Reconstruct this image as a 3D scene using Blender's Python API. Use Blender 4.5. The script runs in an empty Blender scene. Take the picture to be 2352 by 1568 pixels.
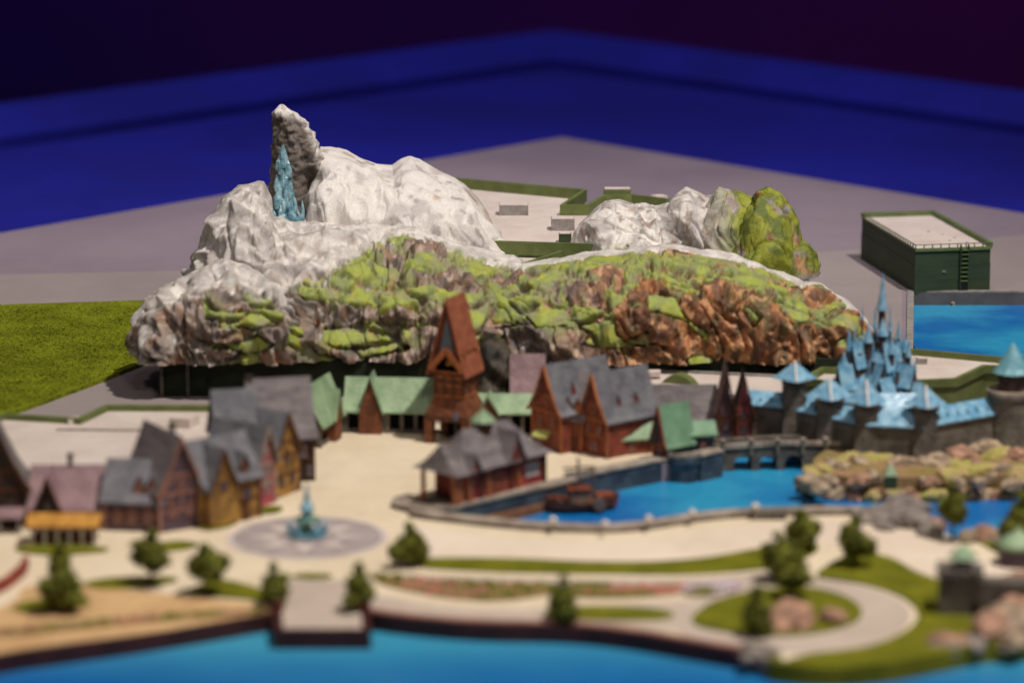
import bpy, math, random
import numpy as np
from mathutils import Vector, noise
from mathutils.geometry import tessellate_polygon
random.seed(7); rnd = random.Random(11)
R = math.radians
S = bpy.context.scene
COL = S.collection
U = 0.01                                     # all figures below are centimetres
# ------------------------------------------------------------------ camera
CH = 53.4                                    # camera height over the table
PIT = R(12.0); HFOV = R(18.0)
cam_d = bpy.data.cameras.new("camera"); cam = bpy.data.objects.new("camera", cam_d); COL.objects.link(cam)
cam.location = (0, 0, CH*U); cam.rotation_euler = (R(90)-PIT, 0, 0)
cam_d.sensor_width = 36; cam_d.angle = HFOV; cam_d.clip_start = .05; cam_d.clip_end = 60
cam_d.dof.use_dof = True; cam_d.dof.focus_distance = 2.58; cam_d.dof.aperture_fstop = 4.6
cam_d.dof.aperture_blades = 9
S.camera = cam
S.render.resolution_x = 1024; S.render.resolution_y = 682
S.view_settings.view_transform = 'Standard'; S.view_settings.look = 'None'
S.view_settings.exposure = 0.0; S.view_settings.gamma = 1
# ------------------------------------------------------------------ world and lamps
w = bpy.data.worlds.new("World"); S.world = w; w.use_nodes = True
bg = w.node_tree.nodes["Background"]; bg.inputs[0].default_value = (.55, .50, .62, 1); bg.inputs[1].default_value = .06
def lamp(name, kind, loc, aim, power, color, size=.5, spot=None, blend=.6):
    d = bpy.data.lights.new(name, kind); o = bpy.data.objects.new(name, d); COL.objects.link(o)
    d.energy = power; d.color = color
    if kind == 'AREA': d.shape = 'DISK'; d.size = size
    else: d.shadow_soft_size = size
    if spot: d.spot_size = R(spot); d.spot_blend = blend
    o.location = [v*U for v in loc]
    o.rotation_euler = (Vector(aim)-Vector(loc)).to_track_quat('-Z', 'Y').to_euler()
    return o
lamp("key_lamp", 'SPOT', (112, 128, 318), (-4, 208, 0), 500, (1, .94, .87), .05, 50, .9)
lamp("side_lamp", 'SPOT', (-120, 120, 260), (0, 230, 5), 30, (1, .90, .80), .12, 46, .9)
lamp("ledge_fill", 'SPOT', (0, 120, 420), (0, 455, 0), 520, (.86, .82, 1), .4, 46, .8)  # added fill that brightens the blue ledge and far board
lamp("front_fill", 'SPOT', (30, -20, 190), (0, 215, 2), 42, (1, .92, .84), .12, 40, .9)  # added weak fill from the camera side to lift the shadows
lamp("wall_lamp_violet", 'SPOT', (-300, 420, 260), (-150, 1000, 60), 620, (.35, .2, 1), .3, 90, 1)
lamp("wall_lamp", 'SPOT', (330, 420, 260), (230, 1000, 60), 420, (1, .12, .55), .3, 70, 1)
# ------------------------------------------------------------------ photo pixel (2352x1568) -> place on the table
KP = 2*math.tan(HFOV/2)/2352; CP, SP_ = math.cos(PIT), math.sin(PIT)
def _ray(px, py):
    u = (px-1176)*KP; v = (784-py)*KP
    return u, CP+v*SP_, -SP_+v*CP
def G(px, py, z=0.0):
    u, dy, dz = _ray(px, py); t = (z-CH)/dz
    return (u*t, dy*t)
def ZAT(py, Y):
    u, dy, dz = _ray(1176, py); return CH+dz*Y/dy
def XAT(px, Y):
    u, dy, dz = _ray(px, 784); return u*Y/CP
def GL(pts, z=0.0): return [G(a, b, z) for a, b in pts]
# ------------------------------------------------------------------ colours and materials
def lin(c):
    return tuple(((v/255)/12.92 if v <= 10 else ((v/255+.055)/1.055)**2.4) for v in c)
MATS = {}
def mat(name, c, c2=None, scale=1.2, rough=.6, bump=0.0, bscale=6.0, spec=.35, lo=.38, hi=.62, stretch=(1,1,1), speck=.12, obj=True, coat=0):
    if name in MATS: return MATS[name]
    m = bpy.data.materials.new(name); m.use_nodes = True; nt = m.node_tree; N = nt.nodes; L = nt.links
    b = N["Principled BSDF"]; b.inputs["Roughness"].default_value = rough
    b.inputs["Specular IOR Level"].default_value = spec
    if coat: b.inputs["Coat Weight"].default_value = coat; b.inputs["Coat Roughness"].default_value = .15
    tc = N.new("ShaderNodeTexCoord"); mp = N.new("ShaderNodeMapping")
    mp.inputs["Scale"].default_value = tuple(100*s for s in stretch); L.new(tc.outputs["Object"], mp.inputs[0])
    n1 = N.new("ShaderNodeTexNoise"); n1.inputs["Scale"].default_value = scale; n1.inputs["Detail"].default_value = 5
    L.new(mp.outputs[0], n1.inputs["Vector"])
    cr = N.new("ShaderNodeMapRange"); cr.inputs[1].default_value = lo; cr.inputs[2].default_value = hi
    L.new(n1.outputs["Fac"], cr.inputs[0])
    mx = N.new("ShaderNodeMix"); mx.data_type = 'RGBA'
    c2 = c2 or tuple(v*.86 for v in c)
    mx.inputs["A"].default_value = (*lin(c), 1); mx.inputs["B"].default_value = (*lin(c2), 1)
    L.new(cr.outputs[0], mx.inputs["Factor"])
    n2 = N.new("ShaderNodeTexNoise"); n2.inputs["Scale"].default_value = scale*9; n2.inputs["Detail"].default_value = 3
    L.new(mp.outputs[0], n2.inputs["Vector"])
    c3 = N.new("ShaderNodeMapRange"); c3.inputs[1].default_value = .3; c3.inputs[2].default_value = .7
    c3.inputs[3].default_value = 1-speck; c3.inputs[4].default_value = 1+speck
    L.new(n2.outputs["Fac"], c3.inputs[0])
    vm = N.new("ShaderNodeVectorMath"); vm.operation = 'SCALE'
    L.new(mx.outputs["Result"], vm.inputs[0]); L.new(c3.outputs[0], vm.inputs["Scale"])
    L.new(vm.outputs[0], b.inputs["Base Color"])
    if bump:
        n3 = N.new("ShaderNodeTexNoise"); n3.inputs["Scale"].default_value = bscale; n3.inputs["Detail"].default_value = 4
        L.new(mp.outputs[0], n3.inputs["Vector"])
        bp = N.new("ShaderNodeBump"); bp.inputs["Strength"].default_value = min(1, bump); bp.inputs["Distance"].default_value = .0012
        L.new(n3.outputs["Fac"], bp.inputs["Height"]); L.new(bp.outputs[0], b.inputs["Normal"])
    MATS[name] = m
    return m
def M_(n): return MATS[n]
mat("board_back", (138, 124, 130), (128, 114, 122), .05, .75, speck=.03)
mat("board_front", (150, 138, 134), (140, 128, 126), .05, .7, speck=.03)
mat("ledge_blue", (20, 23, 136), (16, 19, 120), .04, .7, speck=.05)
mat("groove_dark", (6, 7, 40), (4, 5, 30), .1, .9)
mat("purple_wall", (54, 22, 66), (30, 14, 58), .004, .9, speck=.02)
mat("plaza_cream", (220, 203, 176), (210, 192, 164), .12, .75, .3, 5, speck=.04)
mat("path_white", (222, 205, 186), (210, 192, 172), .1, .75, speck=.03)
mat("path_grey", (186, 170, 156), (176, 160, 146), .2, .8, speck=.06)
mat("sand", (200, 164, 118), (184, 146, 102), .25, .8, .4, 5, speck=.08)
mat("grass", (120, 118, 20), (98, 100, 12), .5, .8, .9, 14, spec=.2, speck=.35)
mat("lawn", (120, 126, 24), (98, 106, 14), .35, .85, 1, 9, spec=.15, speck=.45)
mat("water", (66, 160, 190), (28, 120, 178), .05, .3, .35, 2.5, spec=.5, lo=.40, hi=.6, stretch=(.5, 1.1, 1), speck=.05)
mat("water_lagoon", (44, 146, 188), (18, 104, 172), .10, .3, .45, 2.2, spec=.5, lo=.42, hi=.6, speck=.06)
mat("seawall_brown", (66, 30, 28), (48, 22, 22), .6, .6)
mat("seawall_cap", (158, 112, 98), (140, 96, 84), .5, .6)
mat("roof_grey", (126, 118, 118), (100, 92, 94), .7, .65, 1, 5, stretch=(1, 1, 2.5), speck=.22)
mat("roof_slate", (116, 114, 118), (92, 90, 96), .8, .6, 1, 5, speck=.22)
mat("roof_pink", (146, 118, 120), (124, 98, 102), .8, .65, 1, 5, speck=.2)
mat("roof_mint", (150, 172, 136), (122, 146, 114), .8, .5, .7, 6, speck=.15)
mat("roof_mint_dark", (118, 152, 120), (98, 132, 104), .8, .5, .6, 6, speck=.12)
mat("wall_red", (136, 68, 50), (100, 48, 38), 1.2, .6, .6, 7, speck=.2)
mat("wall_rose", (160, 66, 60), (132, 50, 50), 1.2, .6, .6, 7, speck=.2)
mat("wall_yellow", (172, 130, 62), (116, 84, 46), 1.2, .6, .6, 7, speck=.2)
mat("wall_purple", (92, 74, 84), (70, 54, 64), 1.2, .65, .6, 7, speck=.2)
mat("wall_dark", (56, 44, 36), (38, 30, 26), 1.2, .7, .6, 7, speck=.2)
mat("wall_pinkred", (176, 84, 92), (140, 60, 76), 1.2, .6, .5, 7, speck=.2)
mat("wall_blue", (44, 60, 78), (30, 42, 58), 1.2, .6, .5, 7, speck=.2)
mat("timber", (172, 104, 62), (138, 76, 44), 2, .55, speck=.15)
mat("timber_dark", (96, 56, 32), (72, 40, 24), 2, .6, speck=.15)
mat("timber_gold", (206, 158, 74), (176, 128, 52), 2, .55, speck=.15)
mat("tower_roof", (156, 92, 66), (134, 74, 52), 1.5, .55, .6, 6, speck=.12)
mat("tower_wall", (126, 74, 46), (88, 50, 32), 1.6, .6, .6, 6, speck=.2)
mat("tower_slate", (104, 116, 130), (88, 98, 112), 1, .5)
mat("window_glass", (100, 106, 124), (66, 72, 88), 1.5, .2, spec=.6)
mat("support_green", (34, 42, 24), (26, 32, 18), .6, .8)
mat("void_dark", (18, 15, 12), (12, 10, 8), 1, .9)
mat("stone_dark", (104, 96, 88), (74, 68, 62), .9, .75, 1, 4, speck=.28)
mat("stone_wall", (116, 108, 98), (88, 82, 74), .9, .75, 1, 4, speck=.25)
mat("stone_blue", (70, 82, 92), (44, 54, 66), .7, .7, 1, 4, speck=.25)
mat("coping", (168, 154, 140), (128, 114, 102), .9, .65, .5, 5, speck=.15)
mat("castle_blue", (144, 184, 204), (98, 150, 182), 1.4, .22, .5, 4, spec=.6, speck=.12)
mat("castle_mint", (128, 176, 182), (96, 150, 164), .9, .35, .5, 4, spec=.6, speck=.12)
mat("castle_brown", (92, 70, 62), (62, 46, 42), 1.2, .7, .8, 5, speck=.22)
mat("backstage_green", (102, 112, 62), (88, 98, 52), .8, .6, .3, 5, speck=.08)
mat("hut_green", (52, 66, 40), (42, 56, 32), .8, .6, .5, 5, stretch=(.3, .3, 3), speck=.12)
mat("hut_trim", (100, 116, 72), (86, 102, 58), .8, .55, speck=.08)
mat("roof_deck", (206, 192, 182), (196, 180, 170), .35, .8, .5, 8, speck=.05)
mat("unit_grey", (150, 144, 138), (128, 122, 118), 1.4, .8, 1, 7, speck=.15)
mat("rock_tan", (182, 160, 134), (112, 94, 78), .7, .75, 1, 3, speck=.25)
mat("rock_pink", (178, 136, 112), (112, 84, 70), .7, .75, 1, 3, speck=.25)
mat("rock_moss", (160, 156, 78), (176, 148, 108), .9, .8, 1, 3, speck=.25)
mat("rock_grey", (140, 128, 120), (106, 96, 90), .7, .8, 1, 3, speck=.25)
mat("rock_black", (40, 40, 46), (26, 28, 34), .7, .8, 1, 3, speck=.25)
mat("earth_brown", (152, 120, 88), (128, 112, 58), .6, .85, 1, 3, speck=.25)
mat("leaf", (124, 124, 44), (82, 88, 28), 2.4, .7, spec=.2, speck=.4)
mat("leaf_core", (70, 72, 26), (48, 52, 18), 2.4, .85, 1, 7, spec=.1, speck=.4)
mat("trunk", (86, 70, 52), (66, 52, 38), 3, .8)
mat("flowers", (206, 128, 116), (150, 118, 92), 1.1, .85, 1, 6, speck=.4)
mat("flowers_white", (206, 190, 200), (170, 140, 150), 1.6, .85, 1, 6, speck=.3)
mat("mosaic_grey", (168, 154, 150), (150, 138, 136), .6, .7, speck=.1)
mat("mosaic_white", (206, 192, 184), (192, 178, 170), .6, .7, speck=.08)
mat("fountain_teal", (122, 168, 184), (84, 136, 158), 1.4, .35, .5, 5, spec=.6, speck=.15)
mat("fountain_green", (110, 150, 132), (90, 128, 116), 1.4, .4, speck=.12)
mat("dock_wood", (134, 90, 60), (104, 66, 44), 1.2, .7, .6, 6, speck=.2)
mat("boat_hull", (142, 76, 50), (110, 56, 38), 1.2, .55, .5, 6, speck=.2)
mat("boat_grey", (120, 104, 94), (88, 74, 66), 1.4, .6, .5, 6, speck=.2)
mat("kiosk_gold", (196, 142, 62), (164, 112, 44), 1.2, .5, .5, 6, speck=.12)
mat("white_paint", (214, 204, 196), (196, 184, 176), 1.2, .5)
mat("awning_lime", (186, 190, 112), (168, 172, 96), 1.2, .6)
mat("red_brick", (150, 66, 50), (122, 50, 40), 1.2, .65, .6, 6, speck=.2)
mat("ice", (150, 186, 194), (70, 124, 142), 1.6, .12, .8, 7, spec=.9, speck=.2, coat=.6)
mat("silver", (186, 190, 204), (150, 154, 170), 1.6, .25, spec=.9)
mat("basin_grey", (92, 88, 88), (80, 76, 76), .5, .7, speck=.06)
# painted mountain: the colour is a paint attribute, broken up by fine noise
def paint_mat():
    m = bpy.data.materials.new("mountain_paint"); m.use_nodes = True; nt = m.node_tree; N = nt.nodes; L = nt.links
    b = N["Principled BSDF"]; b.inputs["Roughness"].default_value = .5; b.inputs["Specular IOR Level"].default_value = .4
    at = N.new("ShaderNodeAttribute"); at.attribute_name = "paint"
    tc = N.new("ShaderNodeTexCoord"); mp = N.new("ShaderNodeMapping"); mp.inputs["Scale"].default_value = (100, 100, 60)
    L.new(tc.outputs["Object"], mp.inputs[0])
    n = N.new("ShaderNodeTexNoise"); n.inputs["Scale"].default_value = 5; n.inputs["Detail"].default_value = 8; n.inputs["Roughness"].default_value = .7
    L.new(mp.outputs[0], n.inputs["Vector"])
    r = N.new("ShaderNodeMapRange"); r.inputs[1].default_value = .28; r.inputs[2].default_value = .72
    r.inputs[3].default_value = .80; r.inputs[4].default_value = 1.14; L.new(n.outputs["Fac"], r.inputs[0])
    v = N.new("ShaderNodeVectorMath"); v.operation = 'SCALE'; L.new(at.outputs["Color"], v.inputs[0]); L.new(r.outputs[0], v.inputs["Scale"])
    L.new(v.outputs[0], b.inputs["Base Color"])
    n3 = N.new("ShaderNodeTexNoise"); n3.inputs["Scale"].default_value = 11; n3.inputs["Detail"].default_value = 6
    L.new(mp.outputs[0], n3.inputs["Vector"])
    bp = N.new("ShaderNodeBump"); bp.inputs["Strength"].default_value = .8; bp.inputs["Distance"].default_value = .0011
    L.new(n3.outputs["Fac"], bp.inputs["Height"]); L.new(bp.outputs[0], b.inputs["Normal"])
    MATS["mountain_paint"] = m
paint_mat()
# ------------------------------------------------------------------ mesh helpers
class MB:
    def __init__(s): s.v = []; s.f = []
    def add(s, vs, fs):
        n = len(s.v); s.v += [tuple(p) for p in vs]; s.f += [tuple(n+i for i in f) for f in fs]; return s
    def box(s, x0, x1, y0, y1, z0, z1, rz=0, c=None):
        vs = [(x, y, z) for z in (z0, z1) for x, y in ((x0, y0), (x1, y0), (x1, y1), (x0, y1))]
        if rz:
            cx, cy = c or ((x0+x1)/2, (y0+y1)/2); a, b = math.cos(rz), math.sin(rz)
            vs = [(cx+(x-cx)*a-(y-cy)*b, cy+(x-cx)*b+(y-cy)*a, z) for x, y, z in vs]
        return s.add(vs, [(3, 2, 1, 0), (4, 5, 6, 7), (0, 1, 5, 4), (1, 2, 6, 5), (2, 3, 7, 6), (3, 0, 4, 7)])
    def bar(s, p, q, t, t2=None):               # square bar between two points
        p = Vector(p); q = Vector(q); d = (q-p).normalized()
        up = Vector((0, 0, 1)) if abs(d.z) < .9 else Vector((0, 1, 0))
        a = d.cross(up).normalized()*t/2; b = d.cross(a).normalized()*(t2 or t)/2
        vs = [p-a-b, p+a-b, p+a+b, p-a+b, q-a-b, q+a-b, q+a+b, q-a+b]
        return s.add(vs, [(0, 1, 2, 3), (7, 6, 5, 4), (0, 4, 5, 1), (1, 5, 6, 2), (2, 6, 7, 3), (3, 7, 4, 0)])
    def lathe(s, prof, n=16, c=(0, 0), sq=False, rot=0):
        vs = []; fs = []
        for r, z in prof:
            for i in range(n):
                a = rot+2*math.pi*i/n
                vs.append((c[0]+r*math.cos(a), c[1]+r*math.sin(a), z))
        for k in range(len(prof)-1):
            for i in range(n):
                j = (i+1) % n; fs.append((k*n+i, k*n+j, k*n+n+j, k*n+n+i))
        fs.append(tuple(range(n-1, -1, -1))); fs.append(tuple(range((len(prof)-1)*n, len(prof)*n)))
        return s.add(vs, fs)
    def prism(s, loops, z0, z1):
        if isinstance(loops[0][0], (int, float)): loops = [loops]
        tri = tessellate_polygon([[Vector((x, y, 0)) for x, y in lp] for lp in loops])
        flat = [p for lp in loops for p in lp]; n = len(flat)
        vs = [(x, y, z1) for x, y in flat]+[(x, y, z0) for x, y in flat]
        fs = []
        for t in tri:
            a, b, c = [flat[i] for i in t]
            if (b[0]-a[0])*(c[1]-a[1])-(b[1]-a[1])*(c[0]-a[0]) < 0: t = (t[0], t[2], t[1])
            fs.append(tuple(t)); fs.append((t[2]+n, t[1]+n, t[0]+n))
        k = 0
        for li, lp in enumerate(loops):
            m = len(lp)
            area = sum(lp[i][0]*lp[(i+1) % m][1]-lp[(i+1) % m][0]*lp[i][1] for i in range(m))
            flip = (area < 0) != (li > 0)
            for i in range(m):
                a, b = k+i, k+(i+1) % m
                f = (a, a+n, b+n, b); fs.append(f[::-1] if flip else f)
            k += m
        return s.add(vs, fs)
    def xz(s, loop, y0, y1):                    # polygon in the x-z plane given depth
        t = MB().prism(loop, 0, 1); n = len(s.v)
        s.v += [(x, y1 if z < .5 else y0, zz) for (x, zz, z) in t.v]
        s.f += [tuple(n+i for i in f) for f in t.f]; return s
    def wallpath(s, pts, th, z0, z1, closed=False):
        n = len(pts); L = []; Rr = []
        for i in range(n):
            p = Vector(pts[i]); a = Vector(pts[i-1]) if i > 0 else (Vector(pts[-1]) if closed else p)
            b = Vector(pts[i+1]) if i < n-1 else (Vector(pts[0]) if closed else p)
            d1 = (p-a).normalized() if (p-a).length > 1e-6 else (b-p).normalized()
            d2 = (b-p).normalized() if (b-p).length > 1e-6 else d1
            d = (d1+d2); d = d.normalized() if d.length > 1e-3 else d1
            nn = Vector((-d.y, d.x)); m = th/2/max(.45, nn.dot(Vector((-d1.y, d1.x))))
            L.append(p+nn*m); Rr.append(p-nn*m)
        for i in range(n-1 if not closed else n):
            j = (i+1) % n
            q = [L[i], Rr[i], Rr[j], L[j]]
            vs = [(a.x, a.y, z1) for a in q]+[(a.x, a.y, z0) for a in q]
            s.add(vs, [(0, 1, 2, 3), (7, 6, 5, 4), (0, 4, 5, 1), (1, 5, 6, 2), (2, 6, 7, 3), (3, 7, 4, 0)])
        return s
    def mesh(s, name, m, smooth=False):
        me = bpy.data.meshes.new(name)
        me.from_pydata([(x*U, y*U, z*U) for x, y, z in s.v], [], s.f)
        if smooth: me.polygons.foreach_set('use_smooth', [True]*len(me.polygons))
        me.materials.append(M_(m) if isinstance(m, str) else m); me.update()
        return me
    def build(s, name, m, parent=None, loc=None, rz=0, smooth=False):
        o = bpy.data.objects.new(name, s.mesh(name, m, smooth)); COL.objects.link(o)
        if parent: o.parent = parent
        if loc: o.location = [v*U for v in loc]
        o.rotation_euler.z = rz
        return o
def tag(o, label=None, cat=None, group=None, kind=None):
    for k, v in (('label', label), ('category', cat), ('group', group), ('kind', kind)):
        if v: o[k] = v
    return o
def thing(name, label, cat, loc=(0, 0, 0), rz=0, group=None):
    o = bpy.data.objects.new(name, None); COL.objects.link(o); o.empty_display_size = .01
    o.location = [v*U for v in loc]; o.rotation_euler.z = rz
    return tag(o, label, cat, group)
def struct(mb, name, m, smooth=False):
    return tag(mb.build(name, m, smooth=smooth), kind='structure')
def link(name, me, parent, loc=(0, 0, 0), rot=(0, 0, 0), sc=(1, 1, 1)):
    o = bpy.data.objects.new(name, me); COL.objects.link(o); o.parent = parent
    o.location = [v*U for v in loc]; o.rotation_euler = rot; o.scale = sc
    return o
def smooth_line(pts, k=6, closed=False):
    out = []; n = len(pts)
    rng = range(n) if closed else range(n-1)
    for i in rng:
        p0 = pts[(i-1) % n] if closed or i > 0 else pts[i]; p1 = pts[i]; p2 = pts[(i+1) % n]
        p3 = pts[(i+2) % n] if closed or i+2 < n else p2
        for j in range(k):
            t = j/k; out.append(tuple(.5*((2*p1[d])+(-p0[d]+p2[d])*t+(2*p0[d]-5*p1[d]+4*p2[d]-p3[d])*t*t+(-p0[d]+3*p1[d]-3*p2[d]+p3[d])*t**3) for d in (0, 1)))
    if not closed: out.append(tuple(pts[-1]))
    return out
# ------------------------------------------------------------------ table, ledge, room
LAG_F = [(946, 1186), (1000, 1194), (1141, 1210), (1260, 1219), (1404, 1222), (1500, 1213), (1608, 1196), (1730, 1186), (1960, 1182), (2060, 1195), (2160, 1225), (2230, 1245), (2352, 1235), (2620, 1215)]
LAG_B = [(2620, 1060), (2352, 1060), (2100, 1045), (1925, 1010), (1660, 1010), (1652, 1050), (1600, 1056), (1510, 1068), (1351, 1098), (1295, 1117), (1150, 1149), (1023, 1178), (960, 1180)]
sea = [(-420, 1600), (-200, 1552), (0, 1508), (150, 1486), (320, 1462), (480, 1436), (636, 1408)]
pier = [(642, 1450), (842, 1450)]
sea2 = [(838, 1408), (960, 1424), (1120, 1436), (1300, 1440), (1450, 1455), (1600, 1480), (1730, 1502)]
shore = [(1800, 1526), (1900, 1534), (2020, 1526), (2140, 1504), (2250, 1482), (2352, 1476), (2700, 1460)]
front = GL(smooth_line(sea, 5))+GL(pier)+GL(smooth_line(sea2+shore, 5))
tl, tc_, tr = G(0, 535), G(1290, 315), G(2352, 490)
def ext(p, q, k): return (p[0]+(q[0]-p[0])*k, p[1]+(q[1]-p[1])*k)
TL = ext(tc_, tl, 1.5); TR = ext(tc_, tr, 1.6)
outer = front+[TR, tc_, TL]
lag = GL(smooth_line(LAG_F, 4))+GL(LAG_B)
bx0, by0 = G(2099, 674); bx1, by1 = G(2096, 905)
BX = 52
basin = [(bx0, by0), (BX, by0), (BX, by1), (bx1, by1)]
struct(MB().prism([outer, lag, basin], -3, 0), "table_top", "board_back")
struct(MB().prism([(-120, 150), (120, 150), (120, 190), (TR[0]*.9, 290), (tc_[0], tc_[1]-25), (TL[0]*.9, 285), (-120, 190)], -3.4, -3.05), "table_base", "board_back")
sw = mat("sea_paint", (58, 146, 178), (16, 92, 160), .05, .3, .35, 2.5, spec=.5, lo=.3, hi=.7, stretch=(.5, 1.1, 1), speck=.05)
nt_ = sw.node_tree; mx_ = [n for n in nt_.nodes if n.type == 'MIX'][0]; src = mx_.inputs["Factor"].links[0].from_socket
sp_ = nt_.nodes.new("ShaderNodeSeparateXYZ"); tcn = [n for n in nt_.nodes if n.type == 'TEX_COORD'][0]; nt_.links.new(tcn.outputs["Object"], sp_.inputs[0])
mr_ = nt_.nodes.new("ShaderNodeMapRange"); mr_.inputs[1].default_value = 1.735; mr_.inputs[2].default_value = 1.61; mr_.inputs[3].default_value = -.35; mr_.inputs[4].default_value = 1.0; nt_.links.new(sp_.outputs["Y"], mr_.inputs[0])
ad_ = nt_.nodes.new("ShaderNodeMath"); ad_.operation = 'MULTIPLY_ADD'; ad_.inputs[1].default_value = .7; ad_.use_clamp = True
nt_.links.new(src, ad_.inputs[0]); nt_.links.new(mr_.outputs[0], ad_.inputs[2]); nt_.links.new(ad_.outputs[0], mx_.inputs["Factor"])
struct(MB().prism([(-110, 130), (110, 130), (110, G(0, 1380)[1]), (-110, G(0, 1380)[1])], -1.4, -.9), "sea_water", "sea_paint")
struct(MB().prism([(-25, 185), (90, 185), (90, 221), (-25, 221)], -1.6, -1.2), "lagoon_water", "water_lagoon")
struct(MB().prism([(bx0-2, by1-1), (BX+2, by1-1), (BX+2, by0+1), (bx0-2, by0+1)], -1.6, -1.0), "basin_water", "water_lagoon")
# lower warm board in front of the seam
seamL, seamR = [(-500, 645), (0, 632), (430, 622)], [(1180, 606), (1865, 582), (2352, 540), (2900, 500)]
bf = GL([(-500, 645), (0, 632), (430, 622), (1180, 606), (1865, 582), (1985, 574)])+[(bx0-.9, by0+.9), (bx1-.9, G(0, 905)[1]), G(1200, 1000), G(-500, 1000)]
struct(MB().prism(bf, 0.005, .04), "table_board", "board_front")
bf2 = GL([(1985, 574), (2352, 540), (2900, 500)])+[(BX+8, by0+.9), (bx0-.9, by0+.9)]
struct(MB().prism(bf2, 0.005, .04), "table_board", "board_front")
struct(MB().prism([(bx1-.5, by1), (bx1, by1), (bx0, by0), (BX, by0), (BX, by0+.6), (bx0-.5, by0+.6)], -1, .2), "basin_kerb", "unit_grey")
struct(MB().prism([(bx0, by0-.12), (BX, by0-.12), (BX, by0-.01), (bx0, by0-.01)], -1, .1), "basin_lining", "basin_grey")
# blue ledge round the table, groove and raised rail
def off(pts3, d):                             # offset the two back edges outwards
    a, b, c = [Vector(p) for p in pts3]
    d1 = (b-a).normalized(); n1 = Vector((-d1.y, d1.x)); d2 = (c-b).normalized(); n2 = Vector((-d2.y, d2.x))
    bis = (n1+n2).normalized(); return [tuple(a+n1*d), tuple(b+bis*d/bis.dot(n1)), tuple(c+n2*d)]
e0 = [TL, tc_, TR]
def band(d0, d1, z0, z1, name, m):
    a = off(e0, d0); b = off(e0, d1)
    a = [ext(a[1], a[0], 1.8), a[1], ext(a[1], a[2], 1.8)]; b = [ext(b[1], b[0], 1.8), b[1], ext(b[1], b[2], 1.8)]
    return struct(MB().prism(a+b[::-1], z0, z1), name, m)
band(.3, 45.5, -4, -1, "blue_ledge", "ledge_blue")
band(45.5, 52.5, -8, -5, "ledge_groove", "groove_dark")
def wide(d):
    a = off(e0, d); return [ext(a[1], a[0], 1.8), a[1], ext(a[1], a[2], 1.8)]
ra, rb, rc = wide(52.5), wide(57.5), wide(60.5)
m = MB(); rows = [[(x, y, -8) for x, y in ra], [(x, y, -1) for x, y in ra], [(x, y, 1.7) for x, y in rb], [(x, y, 1.7) for x, y in rc], [(x, y, -8) for x, y in rc]]
m.add([p for r_ in rows for p in r_], [(i*3+j, i*3+j+1, i*3+j+4, i*3+j+3) for i in range(4) for j in range(2)])
struct(m, "blue_rail", "ledge_blue")
band(-1, .28, -4, -1.2, "table_skirt", "ledge_blue")
struct(MB().box(-900, 900, 1000, 1010, -200, 500), "back_wall", "purple_wall")
struct(MB().box(-900, 900, -100, 1000, -82, -80), "hall_floor", "purple_wall")
# ------------------------------------------------------------------ ground sheets on the model
def sheet(name, pts, z, m, k=0, z0=None, kind='structure', label=None):
    w_ = GL(smooth_line(pts, k, True) if k else pts)
    o = MB().prism(w_, z-.035 if z0 is None else z0, z).build(name, m)
    return tag(o, label, kind=kind)
plaza = front[:]  # cream paving follows the same shore
pl_outer = [(p[0], p[1]+.35) for p in front]+GL([(2700, 1060), (2352, 1040), (1900, 1015), (1640, 985), (1200, 975), (985, 975), (735, 975), (600, 1060), (430, 1060), (-500, 1060)])
struct(MB().prism([pl_outer, [(x*1.002, y) for x, y in lag]], .045, .085), "plaza_paving", "plaza_cream")
sheet("promenade", [(930, 1215), (1141, 1236), (1404, 1246), (1620, 1218), (1740, 1206), (1960, 1202), (2100, 1220), (2240, 1275), (2352, 1310), (2420, 1370), (2352, 1400), (2230, 1345), (2120, 1320), (2040, 1275), (1930, 1252), (1800, 1256), (1600, 1288), (1404, 1296), (1150, 1288), (960, 1282)], .12, "path_white", 4)
sheet("grass_strip", [(965, 1290), (1150, 1288), (1404, 1297), (1600, 1289), (1760, 1262), (1850, 1252), (1880, 1262), (1850, 1285), (1770, 1308), (1600, 1322), (1404, 1322), (1150, 1318), (980, 1308)], .22, "grass", 4, .1)
sheet("grass_bank", [(1960, 1278), (2040, 1285), (2110, 1322), (2200, 1350), (2400, 1400), (2500, 1474), (2352, 1478), (2250, 1484), (2140, 1506), (2020, 1527), (1900, 1533), (1800, 1530), (1860, 1508), (1990, 1492), (2080, 1455), (2108, 1415), (2070, 1375), (1980, 1345), (1880, 1330), (1900, 1305)], .22, "grass", 4, .1)
tag(MB().wallpath([(a, b-.1) for a, b in GL(smooth_line([(1770, 1512)]+shore, 4))], .7, -1.0, .2).build("grass_shore", "grass"), kind="structure")
sheet("ring_path", [(1600, 1340), (1780, 1326), (1900, 1334), (2000, 1354), (2072, 1385), (2092, 1420), (2060, 1458), (1980, 1488), (1850, 1504), (1740, 1494), (1600, 1470), (1540, 1440), (1560, 1400), (1660, 1360)], .13, "path_grey", 4)
sheet("ring_lawn", [(1590, 1425), (1640, 1388), (1730, 1364), (1850, 1356), (1930, 1372), (1975, 1400), (1970, 1430), (1900, 1455), (1800, 1466), (1690, 1460), (1610, 1445)], .24, "grass", 4, .1)
sheet("upper_path", [(880, 1322), (1150, 1330), (1400, 1334), (1600, 1332), (1750, 1318), (1780, 1330), (1600, 1346), (1400, 1350), (1150, 1346), (900, 1336)], .135, "path_grey", 3)
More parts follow.
